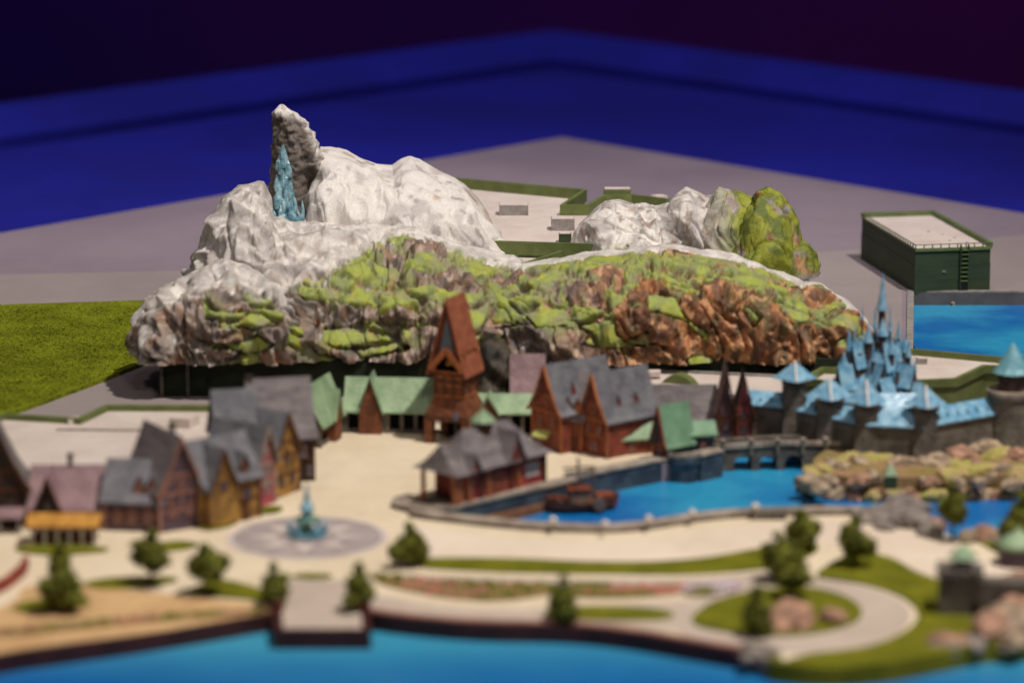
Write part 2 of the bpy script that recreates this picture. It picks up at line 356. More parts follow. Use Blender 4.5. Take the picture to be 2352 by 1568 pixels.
sheet("lower_path", [(870, 1372), (1000, 1394), (1200, 1402), (1400, 1392), (1600, 1380), (1700, 1362), (1740, 1374), (1600, 1410), (1560, 1450), (1400, 1436), (1200, 1428), (1000, 1420), (850, 1400)], .125, "path_grey", 3)
sheet("grass_patch", [(1255, 1408), (1340, 1398), (1480, 1402), (1545, 1414), (1520, 1428), (1400, 1430), (1280, 1424)], .23, "grass", 4, .1)
sheet("pier_deck", [(640, 1448), (672, 1336), (822, 1336), (840, 1448)], .15, "path_grey")
sheet("sand_bank", [(-400, 1540), (0, 1400), (60, 1352), (200, 1350), (420, 1372), (640, 1396), (650, 1402), (480, 1434), (320, 1460), (0, 1504), (-300, 1570)], .13, "sand", 4)
for pts in ([(195, 1345), (260, 1332), (390, 1330), (400, 1340), (330, 1352), (240, 1358)], [(430, 1362), (500, 1338), (560, 1346), (640, 1372), (655, 1390), (560, 1380), (470, 1372)], [(30, 1400), (80, 1384), (190, 1380), (200, 1396), (120, 1408), (50, 1410)], [(40, 1262), (120, 1256), (240, 1262), (230, 1272), (120, 1278), (50, 1272)], [(330, 1262), (400, 1248), (450, 1252), (440, 1262), (380, 1270)], [(455, 1215), (500, 1203), (540, 1200), (530, 1212), (480, 1222)], [(585, 1183), (612, 1168), (650, 1170), (630, 1182)], [(672, 1328), (700, 1322), (760, 1324), (750, 1332), (700, 1333)], [(2210, 1225), (2290, 1232), (2352, 1262), (2420, 1300), (2330, 1290), (2260, 1256)]):
    sheet("grass_patch", pts, .2, "grass", 4, .1)
tag(MB().prism(GL(smooth_line([(-300, 722), (0, 709), (345, 698), (380, 760), (340, 838), (200, 893), (60, 945), (-300, 1050)], 1)), .045, .35).build("lawn", "lawn"), kind='structure')
tb = MB(); tr_ = random.Random(5)
for k in range(16000):
    x, y = G(tr_.uniform(-60, 372), tr_.uniform(704, 940), .35); px_ = 0
    a, b = tr_.uniform(0, 6.28), tr_.uniform(.05, .13)
    tb.v += [(x-b*math.cos(a), y-b*math.sin(a), .33), (x+b*math.cos(a), y+b*math.sin(a), .33), (x+tr_.uniform(-.06, .06), y+tr_.uniform(-.06, .06), .35+tr_.uniform(.03, .10))]; n = len(tb.v); tb.f.append((n-3, n-2, n-1))
lw = GL(smooth_line([(-300, 724), (0, 711), (345, 700), (380, 762), (336, 836), (200, 889), (60, 941), (-300, 1046)], 1))
def _in(x, y, w_):
    r = False; j = len(w_)-1
    for i in range(len(w_)):
        if (w_[i][1] > y) != (w_[j][1] > y) and x < (w_[j][0]-w_[i][0])*(y-w_[i][1])/(w_[j][1]-w_[i][1])+w_[i][0]: r = not r
        j = i
    return r
tb.f = [f for f in tb.f if _in(tb.v[f[0]][0], tb.v[f[0]][1], lw)]
tag(tb.build("turf", "lawn"), kind='stuff')
# ------------------------------------------------------------------ mountains
def interp(pts, x):
    if x <= pts[0][0]: return pts[0][1]
    for (a, b), (c, d) in zip(pts, pts[1:]):
        if x <= c: return b+(d-b)*(x-a)/(c-a)
    return pts[-1][1]
def fbm(p, o=4): return noise.fractal(p, 1.0, 2.0, o)
def ridg(p, o=5): return noise.ridged_multi_fractal(p, 1.0, 2.1, o, 1.0, 2.0)
def sst(a, b, x):
    t = min(1, max(0, (x-a)/(b-a))); return t*t*(3-2*t)
def mixc(a, b, t): return tuple(a[i]+(b[i]-a[i])*t for i in range(3))
RKG = lin((132, 122, 116)); RKT = lin((146, 122, 104)); WASH = lin((178, 170, 163))
SNOW = lin((226, 219, 211)); SNOW2 = lin((184, 176, 170)); GREY = lin((150, 142, 138)); DARK = lin((74, 66, 60))
MOSS = lin((160, 170, 76)); MOSS2 = lin((138, 146, 92)); BRN = lin((124, 84, 56)); ORG = lin((174, 116, 74)); UMB = lin((84, 56, 42)); TAUPE = lin((160, 138, 122))
def shell(name, top, zb, Yf, Yr, Yb, paintf, parent, nu=260, nv=110, p=1.3, q=.8, amp=.55, lump=.5, cell=1.0, endn=3.0, seed=0, back=.35, smoothf=None, bigk=1.0):
    """a moulded rock body: for every column a front slope from its foot to the ridge and a back slope"""
    x0, x1 = top[0][0], top[-1][0]
    f = lambda v, px: interp(v, px) if isinstance(v, list) else v
    V = np.zeros((nu, nv, 3)); PXs = []
    nf = int(nv*(1-back))
    for i in range(nu):
        u = i/(nu-1); px = x0+(x1-x0)*u; PXs.append(px)
        e = (1-abs(2*u-1)**endn)**(1/endn) if endn else 1
        yr = f(Yr, px); yf = yr+(f(Yf, px)-yr)*max(.03, e); yb = yr+(f(Yb, px)-yr)*max(.03, e)
        zt = ZAT(f(top, px), yr); zbb = f(zb, px); zt = max(zt, zbb+.05); ztop0 = zt
        for j in range(nv):
            if j < nf:
                s_ = j/(nf-1); wob = (1-s_)*(x1-x0)*.10*noise.noise(Vector((px*.006+seed, s_*2.3, seed*1.7)))
                wd = (x1-x0)*.05*(1-s_)+1e-3
                zsm = sum(max(zbb, ZAT(f(top, min(x1, max(x0, px+wob+q_*wd))), yr)) for q_ in (-1.5, -.5, .5, 1.5))/4
                zt = ztop0+(max(zbb+.05, zsm)-ztop0)*min(1, (1-s_)*3)
            else: zt = ztop0
            if j < nf:
                s = j/(nf-1); a = s*math.pi/2
                y = yf+(yr-yf)*(1-math.cos(a))**p; z = zbb+(zt-zbb)*math.sin(a)**q
            else:
                s = (j-nf+1)/(nv-nf); a = s*math.pi/2
                y = yr+(yb-yr)*math.sin(a); z = zbb+(zt-zbb)*math.cos(a)**.9
            V[i, j] = (XAT(px, y), y, z)
    def normals(V):
        du = np.gradient(V, axis=0); dv = np.gradient(V, axis=1)
        n = np.cross(du, dv); l = np.linalg.norm(n, axis=2, keepdims=True); l[l < 1e-9] = 1
        return n/l
    Nn = normals(V)
    C = np.zeros((nu, nv, 4)); C[..., 3] = 1
    D = np.zeros((nu, nv)); info = {}
    so = Vector((seed*13.1, seed*7.7, seed*3.3))
    for i in range(nu):
        px = PXs[i]
        for j in range(nv):
            x, y, z = V[i, j]; P = Vector((x, y, z))
            sm = smoothf(px, j/(nf-1)) if smoothf else 0.0
            N1 = noise.noise
            wx, wz = N1(P*.22+so), N1(P*.22+so+Vector((9, 4, 2))); wf = N1(P*.9+so)
            jag = fbm(P*1.35+so, 4)
            if px > 1490 and zl < 3 and name == 'rock_face': Q = Vector(((x+z*.5)*.50+wx*.8+wf*.2, y*.5, (z+x*.22)*1.0+wz*.6+wf*.15))/cell+so
            else: Q = Vector(((x+z*.3)*.34+wx*.8+wf*.18, y*.42, (z+x*.08)*.70+wz*.6+wf*.12))/cell+so
            dist, pts_ = noise.voronoi(Q)
            edge = dist[1]-dist[0]+jag*.13; cid = noise.cell_vector(pts_[0]*17.3); dzc = Q.z-pts_[0].z
            sl = x+z*.35
            rA = 1-2.6*abs(N1(Vector((sl*.20+wx*.5, y*.2, z*.10+wz*.3))+so))
            rB = 1-2.6*abs(N1(Vector((sl*.48+wx*.9, y*.48, z*.24+wz*.6))+so*1.7))
            rC = 1-2.6*abs(N1(Vector((x*1.0+z*.25+wz*1.3, y*1.0, z*.66+wx*1.3))+so*2.3))
            r2 = fbm(Vector((x*1.5, y*1.5, z*.9))+so, 4)
            r3 = 1-2.6*abs(N1(Vector((x*2.0+wz+wf*.5, y*1.6, z*.7))+so*3.1))
            r1 = 1.0+.36*rB+.34*rC+.2*(rA-.3)+.12*r2
            col, cush, snw = paintf(px, j/(nf-1), P, Nn[i, j], cid, edge, r1, r2, 1+.6*r3, dist[0])
            c1 = N1(Vector((x*.52+z*.16+wx, y*.5, z*.2+wz*.6))+so*4.3); c2 = N1(Vector((x*1.15+wz, y*1.1, z*.62+wx+wf*.3))+so*5.9)
            crk = .6*math.exp(-(c1/.055)**2)+.16*math.exp(-(c2/.08)**2)
            bulge = sst(.02, .26, edge)*(.6+.6*sst(.6, -.25, dzc))+.08*jag
            if cush > .5: d_ = amp*(.55*rA*bigk+.22*rB+.05*rC+.05*r2)+lump*bulge-.3*crk*amp-.35*amp*(1-sst(0, .10, edge))
            else: d_ = amp*(1+.45*sst(.55, .25, j/(nf-1))*(1 if nv > 115 else 0))*(.62*rA*bigk+(.46+.2*snw)*rB*(1-sm*.45)+(.26*rC+.10*r3+.12*jag)*(1-.68*snw)*(1-sm*.7)+.05*r2)+lump*.15*bulge*(1-snw)-crk*amp*(1-.6*snw)*(1-.6*sm)
            ss_ = j/(nf-1); d_ -= amp*.2; D[i, j] = d_*(1-.7*sst(.72, 1, ss_)) if d_ > 0 else d_
            C[i, j, :3] = col
    V2 = V+Nn*D[..., None]*1.0
    V2[:, 0, 2] = V[:, 0, 2]
    idx = np.arange(nu*nv).reshape(nu, nv)
    F = np.stack([idx[:-1, :-1], idx[1:, :-1], idx[1:, 1:], idx[:-1, 1:]], -1).reshape(-1, 4)
    me = bpy.data.meshes.new(name); me.from_pydata((V2.reshape(-1, 3)*U).tolist(), [], F.tolist())
    ca = me.color_attributes.new("paint", 'FLOAT_COLOR', 'POINT'); ca.data.foreach_set('color', C.reshape(-1))
    me.polygons.foreach_set('use_smooth', [True]*len(me.polygons)); me.materials.append(M_("mountain_paint")); me.update()
    o = bpy.data.objects.new(name, me); COL.objects.link(o)
    if parent: o.parent = parent
    return o
def mossy(px, s, P, n, cid, edge, r1, r2, r3, d0, mossp, snowp, warm, darkp=.15):
    """paint of one spot: snow, moss cushion or bare rock"""
    if cid[0] < 0: cid = (abs(cid[0]), abs(cid[1]), abs(cid[2]))
    v1 = noise.noise(P*.9+Vector((5, 2, 8))); v2 = noise.noise(Vector((P.x*1.5, P.y, P.z*.7))+Vector((1, 7, 3))); v3 = noise.noise(Vector((P.x*.8, P.y*.8, P.z*.5))+Vector((4, 4, 11))); v4 = fbm(P*1.6+Vector((7, 3, 3)), 3)
    rock = mixc(mixc(RKG, RKT, sst(-.2, .3, v1)), mixc(mixc(BRN, lin((112, 92, 58)), sst(0, .35, v1)), ORG, sst(.0, .4, v2)), max(warm, sst(.15, .45, v2)*.5))
    rock = mixc(rock, mixc(DARK, UMB, warm), max(sst(.05, .45, -v2)*.65, sst(.15, .5, v3)*.6))
    rock = mixc(rock, mixc(SNOW2, lin((214, 160, 112)), warm), sst(.15, .45, v4)*.75)
    ism = cid[0] < mossp
    if ism:
        c = mixc(MOSS2, MOSS, sst(-.1, .5, edge-.1+r2*.5+v1*.4)); c = mixc(c, lin((178, 172, 70)), sst(.2, .5, v2)*.6); c = mixc(c, TAUPE, sst(.25, .5, -v1)*.45)
        c = mixc(rock, c, sst(-.02, .12, edge+r2*.12))
    else: c = mixc(rock, MOSS2, sst(.18, .4, noise.noise(P*.7+Vector((3, 9, 1))))*min(1, mossp*1.3)*.8)
    if snowp > 0:
        t = sst(.35, .65, snowp+r2*.35+(r1-1)*.25+n[2]*.15-.1)
        sn = mixc(mixc(SNOW, WASH, darkp*sst(.3, -.3, v4)), SNOW2, sst(.0, .4, v3)*.7); sn = mixc(sn, GREY, max(sst(.12, .4, v1)*.5, sst(.25, .5, noise.noise(P*.55+Vector((2, 2, 7))))*.5)*(.3+.7*darkp)); sn = mixc(sn, TAUPE, sst(.1, .5, v2)*.35)
        c = mixc(c, sn, t)
        if t > .5: ism = False
        return c, (1 if ism else 0), t
    return c, (1 if ism else 0), 0.0
# left mountain
mt = thing("mountain", "large snowy grey model mountain with a curved horn peak and mossy lower slopes", "mountain", (XAT(750, 240), 240, 0))
mt_off = Vector((XAT(750, 240)*U, 2.40, 0))
def keep(o): o.location = -mt_off; return o
zl = 2.75
def paint_front(px, s, P, n, cid, edge, r1, r2, r3, d0):
    if px < 700:
        moss = .40*sst(420, 520, px)*sst(.9, .55, s); snow = sst(.42, .75, s)*1.0+.28*sst(520, 330, px)+.1
        if moss > .2: snow -= .12
        return mossy(px, s, P, n, cid, edge, r1, r2, r3, d0, moss, snow, .12, .9)
    return mossy(px, s, P, n, cid, edge, r1, r2, r3, d0, .35, .2, .3)
keep(shell("rock_foot", [(312, 800), (322, 725), (345, 690), (390, 662), (450, 632), (520, 605), (565, 618), (620, 650), (660, 672), (712, 690)], zl, 230, 236, 241, paint_front, mt, 230, 120, amp=1.0, lump=.34, cell=.8, seed=1))
def paint_mid(px, s, P, n, cid, edge, r1, r2, r3, d0):
    base = interp([(440, .15), (640, .3), (760, .58), (900, .80), (1200, .93)], px)
    snow = sst(base-.12, base+.08, s)
    if px < 760: snow = max(snow, sst(.3, .6, s)*.9)
    moss = .80*sst(base+.1, base-.05, s)*sst(640, 760, px)
    if s < .34: moss *= .7
    return mossy(px, s, P, n, cid, edge, r1, r2, r3, d0, moss, snow*.95, .25*sst(700, 1100, px)+.05, .85-.7*sst(700, 900, px))
keep(shell("rock_slope", [(446, 640), (456, 590), (475, 545), (495, 505), (520, 462), (560, 437), (606, 427), (618, 455), (632, 505), (700, 510), (760, 510), (850, 517), (940, 515), (1030, 543), (1110, 575), (1160, 598), (1195, 612), (1235, 645), (1262, 700)],
     [(446, zl), (1262, zl)], [(446, 240), (600, 236), (720, 232), (1262, 232)], [(446, 246), (700, 248), (1000, 248), (1200, 244), (1262, 240)], 256, paint_mid, mt, 420, 190, p=1.15, q=.9, amp=1.05, lump=.32, cell=1.0, seed=2, endn=5))
def paint_dome(px, s, P, n, cid, edge, r1, r2, r3, d0):
    c = mixc(SNOW, SNOW2, sst(.0, .5, fbm(P*.45+Vector((1, 3, 3)), 3))*.8); c = mixc(c, ORG, sst(.42, .62, fbm(P*.35+Vector((4, 1, 9)), 3))*.6*sst(760, 820, px))
    c = mixc(c, GREY, sst(.3, .6, fbm(P*.8+Vector((2, 7, 1)), 3))*.7)
    return c, 0, 1.0
keep(shell("snow_dome", [(690, 470), (720, 370), (742, 340), (800, 350), (830, 368), (870, 382), (905, 386), (925, 372), (945, 366), (965, 374), (1000, 394), (1035, 412), (1066, 430), (1095, 462), (1125, 505), (1150, 545), (1172, 590), (1186, 625)],
     6.0, 247, 257, 265, paint_dome, mt, 300, 110, p=1.6, q=.75, amp=.8, lump=.0, cell=2.2, seed=4, endn=4, smoothf=lambda px, s: .8))
# horn peak: stack of rings leaning right, hollow on its front
def horn():
    Yc = 252.0; nr, nz = 90, 110
    Lf = [(240, 652), (252, 640), (262, 636), (300, 636), (360, 633), (420, 628), (480, 622), (540, 618)]
    Rt = [(240, 658), (250, 672), (262, 690), (280, 710), (310, 726), (345, 741), (380, 744), (430, 744), (480, 752), (540, 760)]
    V = []; C = []; F = []
    for k in range(nz):
        row = 540-300*(k/(nz-1))**.9; z = ZAT(row, Yc)
        a = XAT(interp(Lf, row), Yc); b = XAT(interp(Rt, row), Yc); cx = (a+b)/2; rx = max(.04, (b-a)/2)
        for i in range(nr):
            t = 2*math.pi*i/nr; ct, st = math.cos(t), math.sin(t)
            x = cx+rx*ct; dy = rx*.75*st
            if st < 0:
                g = math.exp(-((ct-.55)/.32)**2)*sst(350, 430, row)*.9
                dy += g*rx*.9*(-st)
            P = Vector((x, Yc+dy, z)); r1 = ridg(Vector((x*1.4, dy*1.4+5, z*.55)), 5); r2 = fbm(P*2.2, 4)
            d = .2*(r1-1)+.2*r2; d *= min(1, rx/.6)
            edge_ = sst(.62, .95, ct)*sst(420, 330, row) if ct > 0 else 0
            c = mixc(GREY, DARK, sst(-.1, .35, noise.noise(P*1.1))); c = mixc(c, TAUPE, sst(0, .4, r2)*.6); c = mixc(c, lin((92, 80, 68)), .5)
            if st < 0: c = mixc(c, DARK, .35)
            w_ = max(edge_*.9, sst(275, 250, row), 1 if st > .1 else 0)
            c = mixc(c, mixc(SNOW, SNOW2, sst(0, .5, r2)), w_)
            V.append((x+ct*d, Yc+dy+st*d, z)); C += [*c, 1]
    for k in range(nz-1):
        for i in range(nr):
            j = (i+1) % nr; F.append((k*nr+i, k*nr+j, k*nr+nr+j, k*nr+nr+i))
    F.append(tuple(range((nz-1)*nr, nz*nr)))
    me = bpy.data.meshes.new("horn_peak"); me.from_pydata([(a*U, b*U, c*U) for a, b, c in V], [], F)
    ca = me.color_attributes.new("paint", 'FLOAT_COLOR', 'POINT'); ca.data.foreach_set('color', C)
    me.polygons.foreach_set('use_smooth', [True]*len(me.polygons)); me.materials.append(M_("mountain_paint"))
    o = bpy.data.objects.new("horn_peak", me); COL.objects.link(o); o.parent = mt; keep(o)
horn()
# ice crystals heaped in the hollow
Yi = 249.3
ice = thing("ice_crystals", "glossy pale blue ice crystals stacked in the hollow of the horn peak", "ice formation", (XAT(662, Yi), Yi, ZAT(505, Yi)))
def crystal(px, r0, r1, w, yy, n=6, m="ice"):
    h0 = ZAT(r0, Yi+yy)-ZAT(505, Yi); h1 = ZAT(r1, Yi+yy)-ZAT(505, Yi); x = XAT(px, Yi)-XAT(662, Yi); r = w*.0335/2
    b = MB().lathe([(r*.9, h0), (r, h0+(h1-h0)*.25), (r*.8, h0+(h1-h0)*.6), (r*.32, h0+(h1-h0)*.82), (.015, h1)], n, (x, yy), rot=rnd.random())
    b.v = [(a+rnd.uniform(-.05, .05)*r*2, c+rnd.uniform(-.05, .05)*r*2, d) for a, c, d in b.v]
    b.build("crystal", m, ice, smooth=False)
for k in range(64):
    row = 505-165*rnd.random()**1.5; half = interp([(340, 4), (400, 17), (450, 26), (505, 40)], row); c0 = interp([(340, 656), (505, 662)], row)
    px = c0+rnd.uniform(-half, half); crystal(px, min(508, row+rnd.uniform(22, 38)), row-rnd.uniform(2, 12), rnd.uniform(12, 20), .1-.9*sst(360, 500, row)+rnd.uniform(-.3, .3)-.35)
for a in ((657, 420, 338, 20, .0), (650, 470, 385, 24, -.2), (668, 470, 395, 24, -.2), (644, 505, 430, 26, -.5), (662, 508, 425, 30, -.6), (680, 505, 440, 22, -.5), (700, 506, 458, 12, -.5), (634, 508, 470, 18, -.6)): crystal(*a)
MB().bar((XAT(680, Yi)-XAT(662, Yi), -.3, ZAT(470, Yi)-ZAT(505, Yi)), (XAT(702, Yi)-XAT(662, Yi), -.9, ZAT(504, Yi)-ZAT(505, Yi)), .22, .06).build("ice_slide", "silver", ice)
# right cliff
cl = thing("cliff", "long mossy cliff with rust brown rock face and pale snowy rim", "cliff", (XAT(1600, 236), 236, 0))
cl_off = Vector((XAT(1600, 236)*U, 2.36, 0))
def paint_cliff(px, s, P, n, cid, edge, r1, r2, r3, d0):
    warm = sst(1180, 1480, px)*.95
    lim = interp([(1060, .0), (1180, .15), (1400, .25), (1480, .55), (1650, .6), (1800, .5), (2010, .3)], px)
    moss = .74*sst(lim-.1, lim+.15, s)+.10+.12*sst(.15, .3, s)
    if px > 1760: moss *= .75
    snow = sst(.90, .99, s)*1.0
    return mossy(px, s, P, n, cid, edge, r1, r2, r3, d0, moss, snow, warm)
o = shell("rock_face", [(1080, 700), (1140, 640), (1190, 612), (1250, 600), (1300, 590), (1400, 580), (1470, 577), (1500, 568), (1545, 566), (1600, 578), (1680, 590), (1740, 608), (1790, 628), (1840, 655), (1880, 655), (1920, 680), (1955, 712), (1985, 742), (2004, 775), (2008, 830)],
     [(1080, zl), (1400, 2.6), (2008, 2.5)], [(1080, 233), (1300, 231), (2008, 232)], [(1080, 241), (1300, 243), (1900, 241), (2008, 237)], [(1080, 248), (2008, 243)], paint_cliff, cl, 460, 190, p=1.5, q=.85, amp=.95, lump=.32, cell=1.0, seed=6, endn=6)
o.location = -cl_off
# cave rocks (dark) behind the tower
N_ = lambda P: noise.noise(P*.9)
def rk_paint(c1, c2, c3):
    def f(px, s, P, n, cid, edge, r1, r2, r3, d0):
        c = mixc(c1, c2, sst(.2, -.3, r2)); return mixc(c, c3, sst(.0, .4, N_(P))), 0, 0
    return f
cr = thing("cave_rock", "dark brown rock mound at the cliff foot just right of the brown tower", "rock", (XAT(1150, 227), 227, 0))
o = shell("rock_body", [(1096, 900), (1104, 800), (1120, 770), (1150, 780), (1175, 815), (1190, 880)], 0, 224, 227, 231, rk_paint(lin((70, 60, 46)), lin((46, 38, 30)), lin((30, 26, 22))), cr, 70, 60, amp=.5, lump=.1, seed=8)
o.location = (-XAT(1150, 227)*U, -2.27, 0)
# back rocks: white ridge and green lump
bo = thing("snowy_rock", "low white rock ridge with two soft peaks behind the mossy cliff", "rock", (XAT(1500, 256), 256, 0)); bo_off = Vector((XAT(1500, 256)*U, 2.56, 0))
def paint_back(px, s, P, n, cid, edge, r1, r2, r3, d0):
    c = mixc(SNOW, SNOW2, sst(-.1, .35, fbm(P*.7+Vector((1, 1, 2)), 3))); c = mixc(c, GREY, sst(.15, .5, fbm(P*.6, 4))*.6+sst(1500, 1640, px)*.3)
    c = mixc(c, BRN, sst(.2, .5, fbm(P*1.3+Vector((5, 5, 5)), 3))*.55)
    gz = sst(.42, .28, s+r2*.12)*sst(1335, 1380, px)*sst(1560, 1500, px)
    c = mixc(c, MOSS2, gz*.85)
    return c, 0, .4
o = shell("rock_body", [(1306, 600), (1312, 560), (1330, 520), (1360, 492), (1390, 470), (1420, 461), (1450, 470), (1500, 477), (1535, 470), (1552, 448), (1572, 434), (1592, 444), (1615, 456), (1640, 450), (1665, 462), (1690, 500), (1705, 560), (1712, 600)], 3.6, 248.5, 254, 262, paint_back, bo, 300, 120, p=1.7, q=.9, amp=.85, lump=.0, cell=1.6, seed=19, endn=6, smoothf=lambda px, s: .75)
o.location = -bo_off
go = thing("mossy_rock", "bright green moss covered boulder with a rust streak beside the white rock ridge", "rock", (XAT(1760, 252), 252, 0)); go_off = Vector((XAT(1760, 252)*U, 2.52, 0))
def paint_green(px, s, P, n, cid, edge, r1, r2, r3, d0):
    g = mixc(lin((146, 150, 50)), lin((96, 106, 38)), sst(-.2, .5, fbm(P*.9, 4)))
    rk = mixc(GREY, BRN, sst(-.1, .3, fbm(P*1.1+Vector((3, 3, 3)), 3)))
    t = sst(.15, .45, fbm(P*.55+Vector((8, 2, 4)), 3)); t = max(t, sst(1700, 1640, px)*.8)
    st = math.exp(-((px-(1800+60*(1-s)))/14)**2)*sst(.75, .4, s); t = max(t, st)
    rk = mixc(rk, SNOW2, sst(1720, 1650, px)*.8)
    c = mixc(g, rk if st < .3 else mixc(rk, ORG, .7), t)
    c = mixc(c, GREY, sst(.22, .08, s)*sst(1800, 1840, px))
    return c, 0, .5
for nm, tp, yy, sd in (("rock_body", [(1600, 560), (1622, 470), (1646, 430), (1680, 438), (1712, 452), (1735, 470), (1750, 520), (1758, 600)], 252, 11), ("rock_lump", [(1672, 620), (1690, 530), (1712, 470), (1735, 440), (1758, 433), (1782, 441), (1806, 466), (1826, 505), (1838, 560), (1842, 640)], 250, 12), ("rock_knob", [(1798, 640), (1806, 600), (1822, 570), (1842, 558), (1858, 580), (1866, 615), (1864, 650)], 249, 13)):
    o = shell(nm, tp, ZAT(650, yy-5) if sd > 11 else 4.5, yy-5, yy, yy+5, paint_green, go, 130, 110, p=1.0, q=1.0, amp=.75, lump=.0, cell=1.5, seed=sd, endn=2.4, smoothf=lambda px, s: .3)
    o.location = -go_off
# ------------------------------------------------------------------ backstage buildings
def gbox(name, label, cat, roof_px, z, walls_m="backstage_green", par=.55, th=.35, group=None, deck_drop=.5, name_deck="roof_deck"):
    w_ = GL(roof_px, z); cx = sum(p[0] for p in w_)/len(w_); cy = sum(p[1] for p in w_)/len(w_)
    t = thing(name, label, cat, (cx, cy, 0), 0, group); loc = [(a-cx, b-cy) for a, b in w_]
    area = sum(loc[i][0]*loc[(i+1) % len(loc)][1]-loc[(i+1) % len(loc)][0]*loc[i][1] for i in range(len(loc)))
    MB().prism(loc, 0, z-deck_drop).build("wall", walls_m, t)
    inn = loc if area > 0 else loc[::-1]
    MB().wallpath(inn+[inn[0]], th, z-deck_drop-.1, z).build("parapet", walls_m, t)
    MB().prism([(a*.995, b*.995) for a, b in loc], z-deck_drop, z-deck_drop+.04).build(name_deck, "roof_deck", t)
    return t, (cx, cy)
t, c = gbox("show_building", "flat roofed green show building with low parapets between the two snowy peaks", "building", [(880, 398), (1040, 408), (1343, 435), (1292, 470), (1352, 470), (1388, 448), (1452, 446), (1542, 458), (1470, 500), (1440, 562), (1100, 552), (880, 540)], 8.2, deck_drop=.95)
def unit(px, py, z, w_, h, label, d=1.0, rz=0, m="unit_grey", cat="roof unit", group=None):
    x, y = G(px, py, z); t = thing("roof_unit", label, cat, (x, y, z), rz, group)
    b = MB(); b.box(-w_/2, w_/2, 0, d, 0, h); b.build("casing", m, t)
    MB().box(-w_/2+.06, w_/2-.06, .06, d-.06, h, h+.04).build("lid", "roof_deck", t)
zd = 7.3
unit(1180, 495, zd, 2.45, .85, "longer grey box standing on the show building roof", 1.6)
unit(1293, 530, zd, 1.9, .95, "shorter grey box on the show building roof, nearer the white rock ridge", 1.5)
unit(1418, 470, zd, 2.3, 1.3, "green box rising above the back parapet of the show building", 1.2, 0, "backstage_green")
unit(1520, 470, zd, 1.2, .7, "small pale box in the right rear corner of the show building roof", 1.0, .5, "roof_deck")
t, c = gbox("low_annex", "green parapet annex wedged between the snow dome and the mossy cliff", "building", [(1110, 562), (1306, 570), (1205, 604), (1110, 602)], 7.6, deck_drop=.7)
unit(1205, 592, 6.9, 1.5, .6, "pale grey duct box beside the snow dome foot", 1.0, 0)
unit(1298, 566, 7.0, 1.0, 1.0, "small dark green box at the corner of the parapet annex", .8, 0, "hut_green")
# dark underside building that carries the mountain
db = thing("mountain_support", "black recessed support wall with thin posts under the mountain edge", "support", (0, 233, 0))
x0 = XAT(362, 231); MB().prism([(x0-0, -1.2), (XAT(1990, 232), -1.0), (XAT(1990, 236), 6), (x0*.97, 6)], 0, 2.75).build("wall", "support_green", db)
for px in (368, 428):
    MB().box(XAT(px, 231)-.12, XAT(px, 231)+.12, -1.75, -1.5, 0, 2.8).build("post", "stone_dark", db)
# left flat roof
t, c = gbox("workshop_building", "pale flat roofed building with green parapets behind the left village houses", "building", [(-150, 965), (16, 950), (182, 960), (245, 930), (508, 931), (600, 935), (600, 1040), (420, 1040), (418, 1060), (330, 1060), (330, 1075), (-150, 1080)], 2.0, deck_drop=.45)
unit(412, 985, 1.55, 1.5, .7, "pale box with rounded lid on the left flat roof", 1.6, -.35, "roof_deck")
unit(172, 975, 1.55, .9, .35, "small low pale box at the bend of the left parapet", .9, .3, "roof_deck")
bx = MB(); bx.wallpath(GL([(130, 988), (360, 990)], 1.6), .12, 1.56, 1.72); tag(bx.build("pipe", "unit_grey"), "thin pipe running across the left flat roof", "pipe")
# roofs behind the right village
t, c = gbox("store_building", "cream flat roofed store behind the long grey roof at the cliff foot", "building", [(1470, 846), (1810, 862), (1830, 905), (1470, 905)], 2.0, "unit_grey", deck_drop=.2)
unit(1497, 866, 2.0, 1.3, .35, "pale flat box on the store roof left of the green arch", .9, 0, "roof_deck")
x, y = G(1560, 880, 1.9); t = thing("arched_vent", "light green arched vent on the store roof below the brown cliff", "roof vent", (x, y, 1.85), -.35)
pr = [(-1.3, 0)]+[(-1.3+2.6*i/8, .75*math.sin(math.pi*i/8)**.8) for i in range(1, 8)]+[(1.3, 0)]
MB().xz(pr, -.5, .6).build("hood", "backstage_green", t)
MB().box(-1.3, 1.5, -.7, -.52, 0, .12).build("sill", "roof_deck", t)
# right green backstage with castle in front
t, c = gbox("stage_building", "angular green parapet building directly behind the blue roofed castle", "building", [(1850, 866), (1890, 843), (1960, 845), (2086, 800), (2296, 819), (2380, 824), (2380, 842), (2260, 838), (2196, 868), (2100, 872), (1960, 884)], 2.6, deck_drop=.5)
unit(2118, 838, 2.1, .75, .45, "small pale cube on the green stage building roof", .5, 0, "unit_grey")
# green hut (warehouse)
A = Vector(G(2100, 675)); B = Vector(G(2273, 669)); Cc = Vector(G(1977, 596)); ex = (B-A); Wd = ex.length; ex.normalize()
ey = Cc-A; ang = math.atan2(ex.y, ex.x); Dl = ey.length; hz = ZAT(562, A.y)
wh = thing("warehouse", "dark green box shaped warehouse with railing and pale roof by the far basin", "warehouse", (A.x, A.y, 0), ang)
def loc2(v): d = v; return (d.dot(ex), d.dot(Vector((-ex.y, ex.x))))
p0, p1, p2, p3 = (0, 0), (Wd, 0), tuple(a+b for a, b in zip((Wd, 0), loc2(ey))), loc2(ey)
MB().prism([p0, p1, p2, p3], 0, hz*.58).build("wall", "hut_green", wh)
MB().prism([(p0[0]+.03, p0[1]+.03), (p1[0]-.03, p1[1]+.03), (p2[0]-.03, p2[1]-.03), (p3[0]+.03, p3[1]-.03)], hz*.58, hz-.5).build("upper_wall", "hut_green", wh)
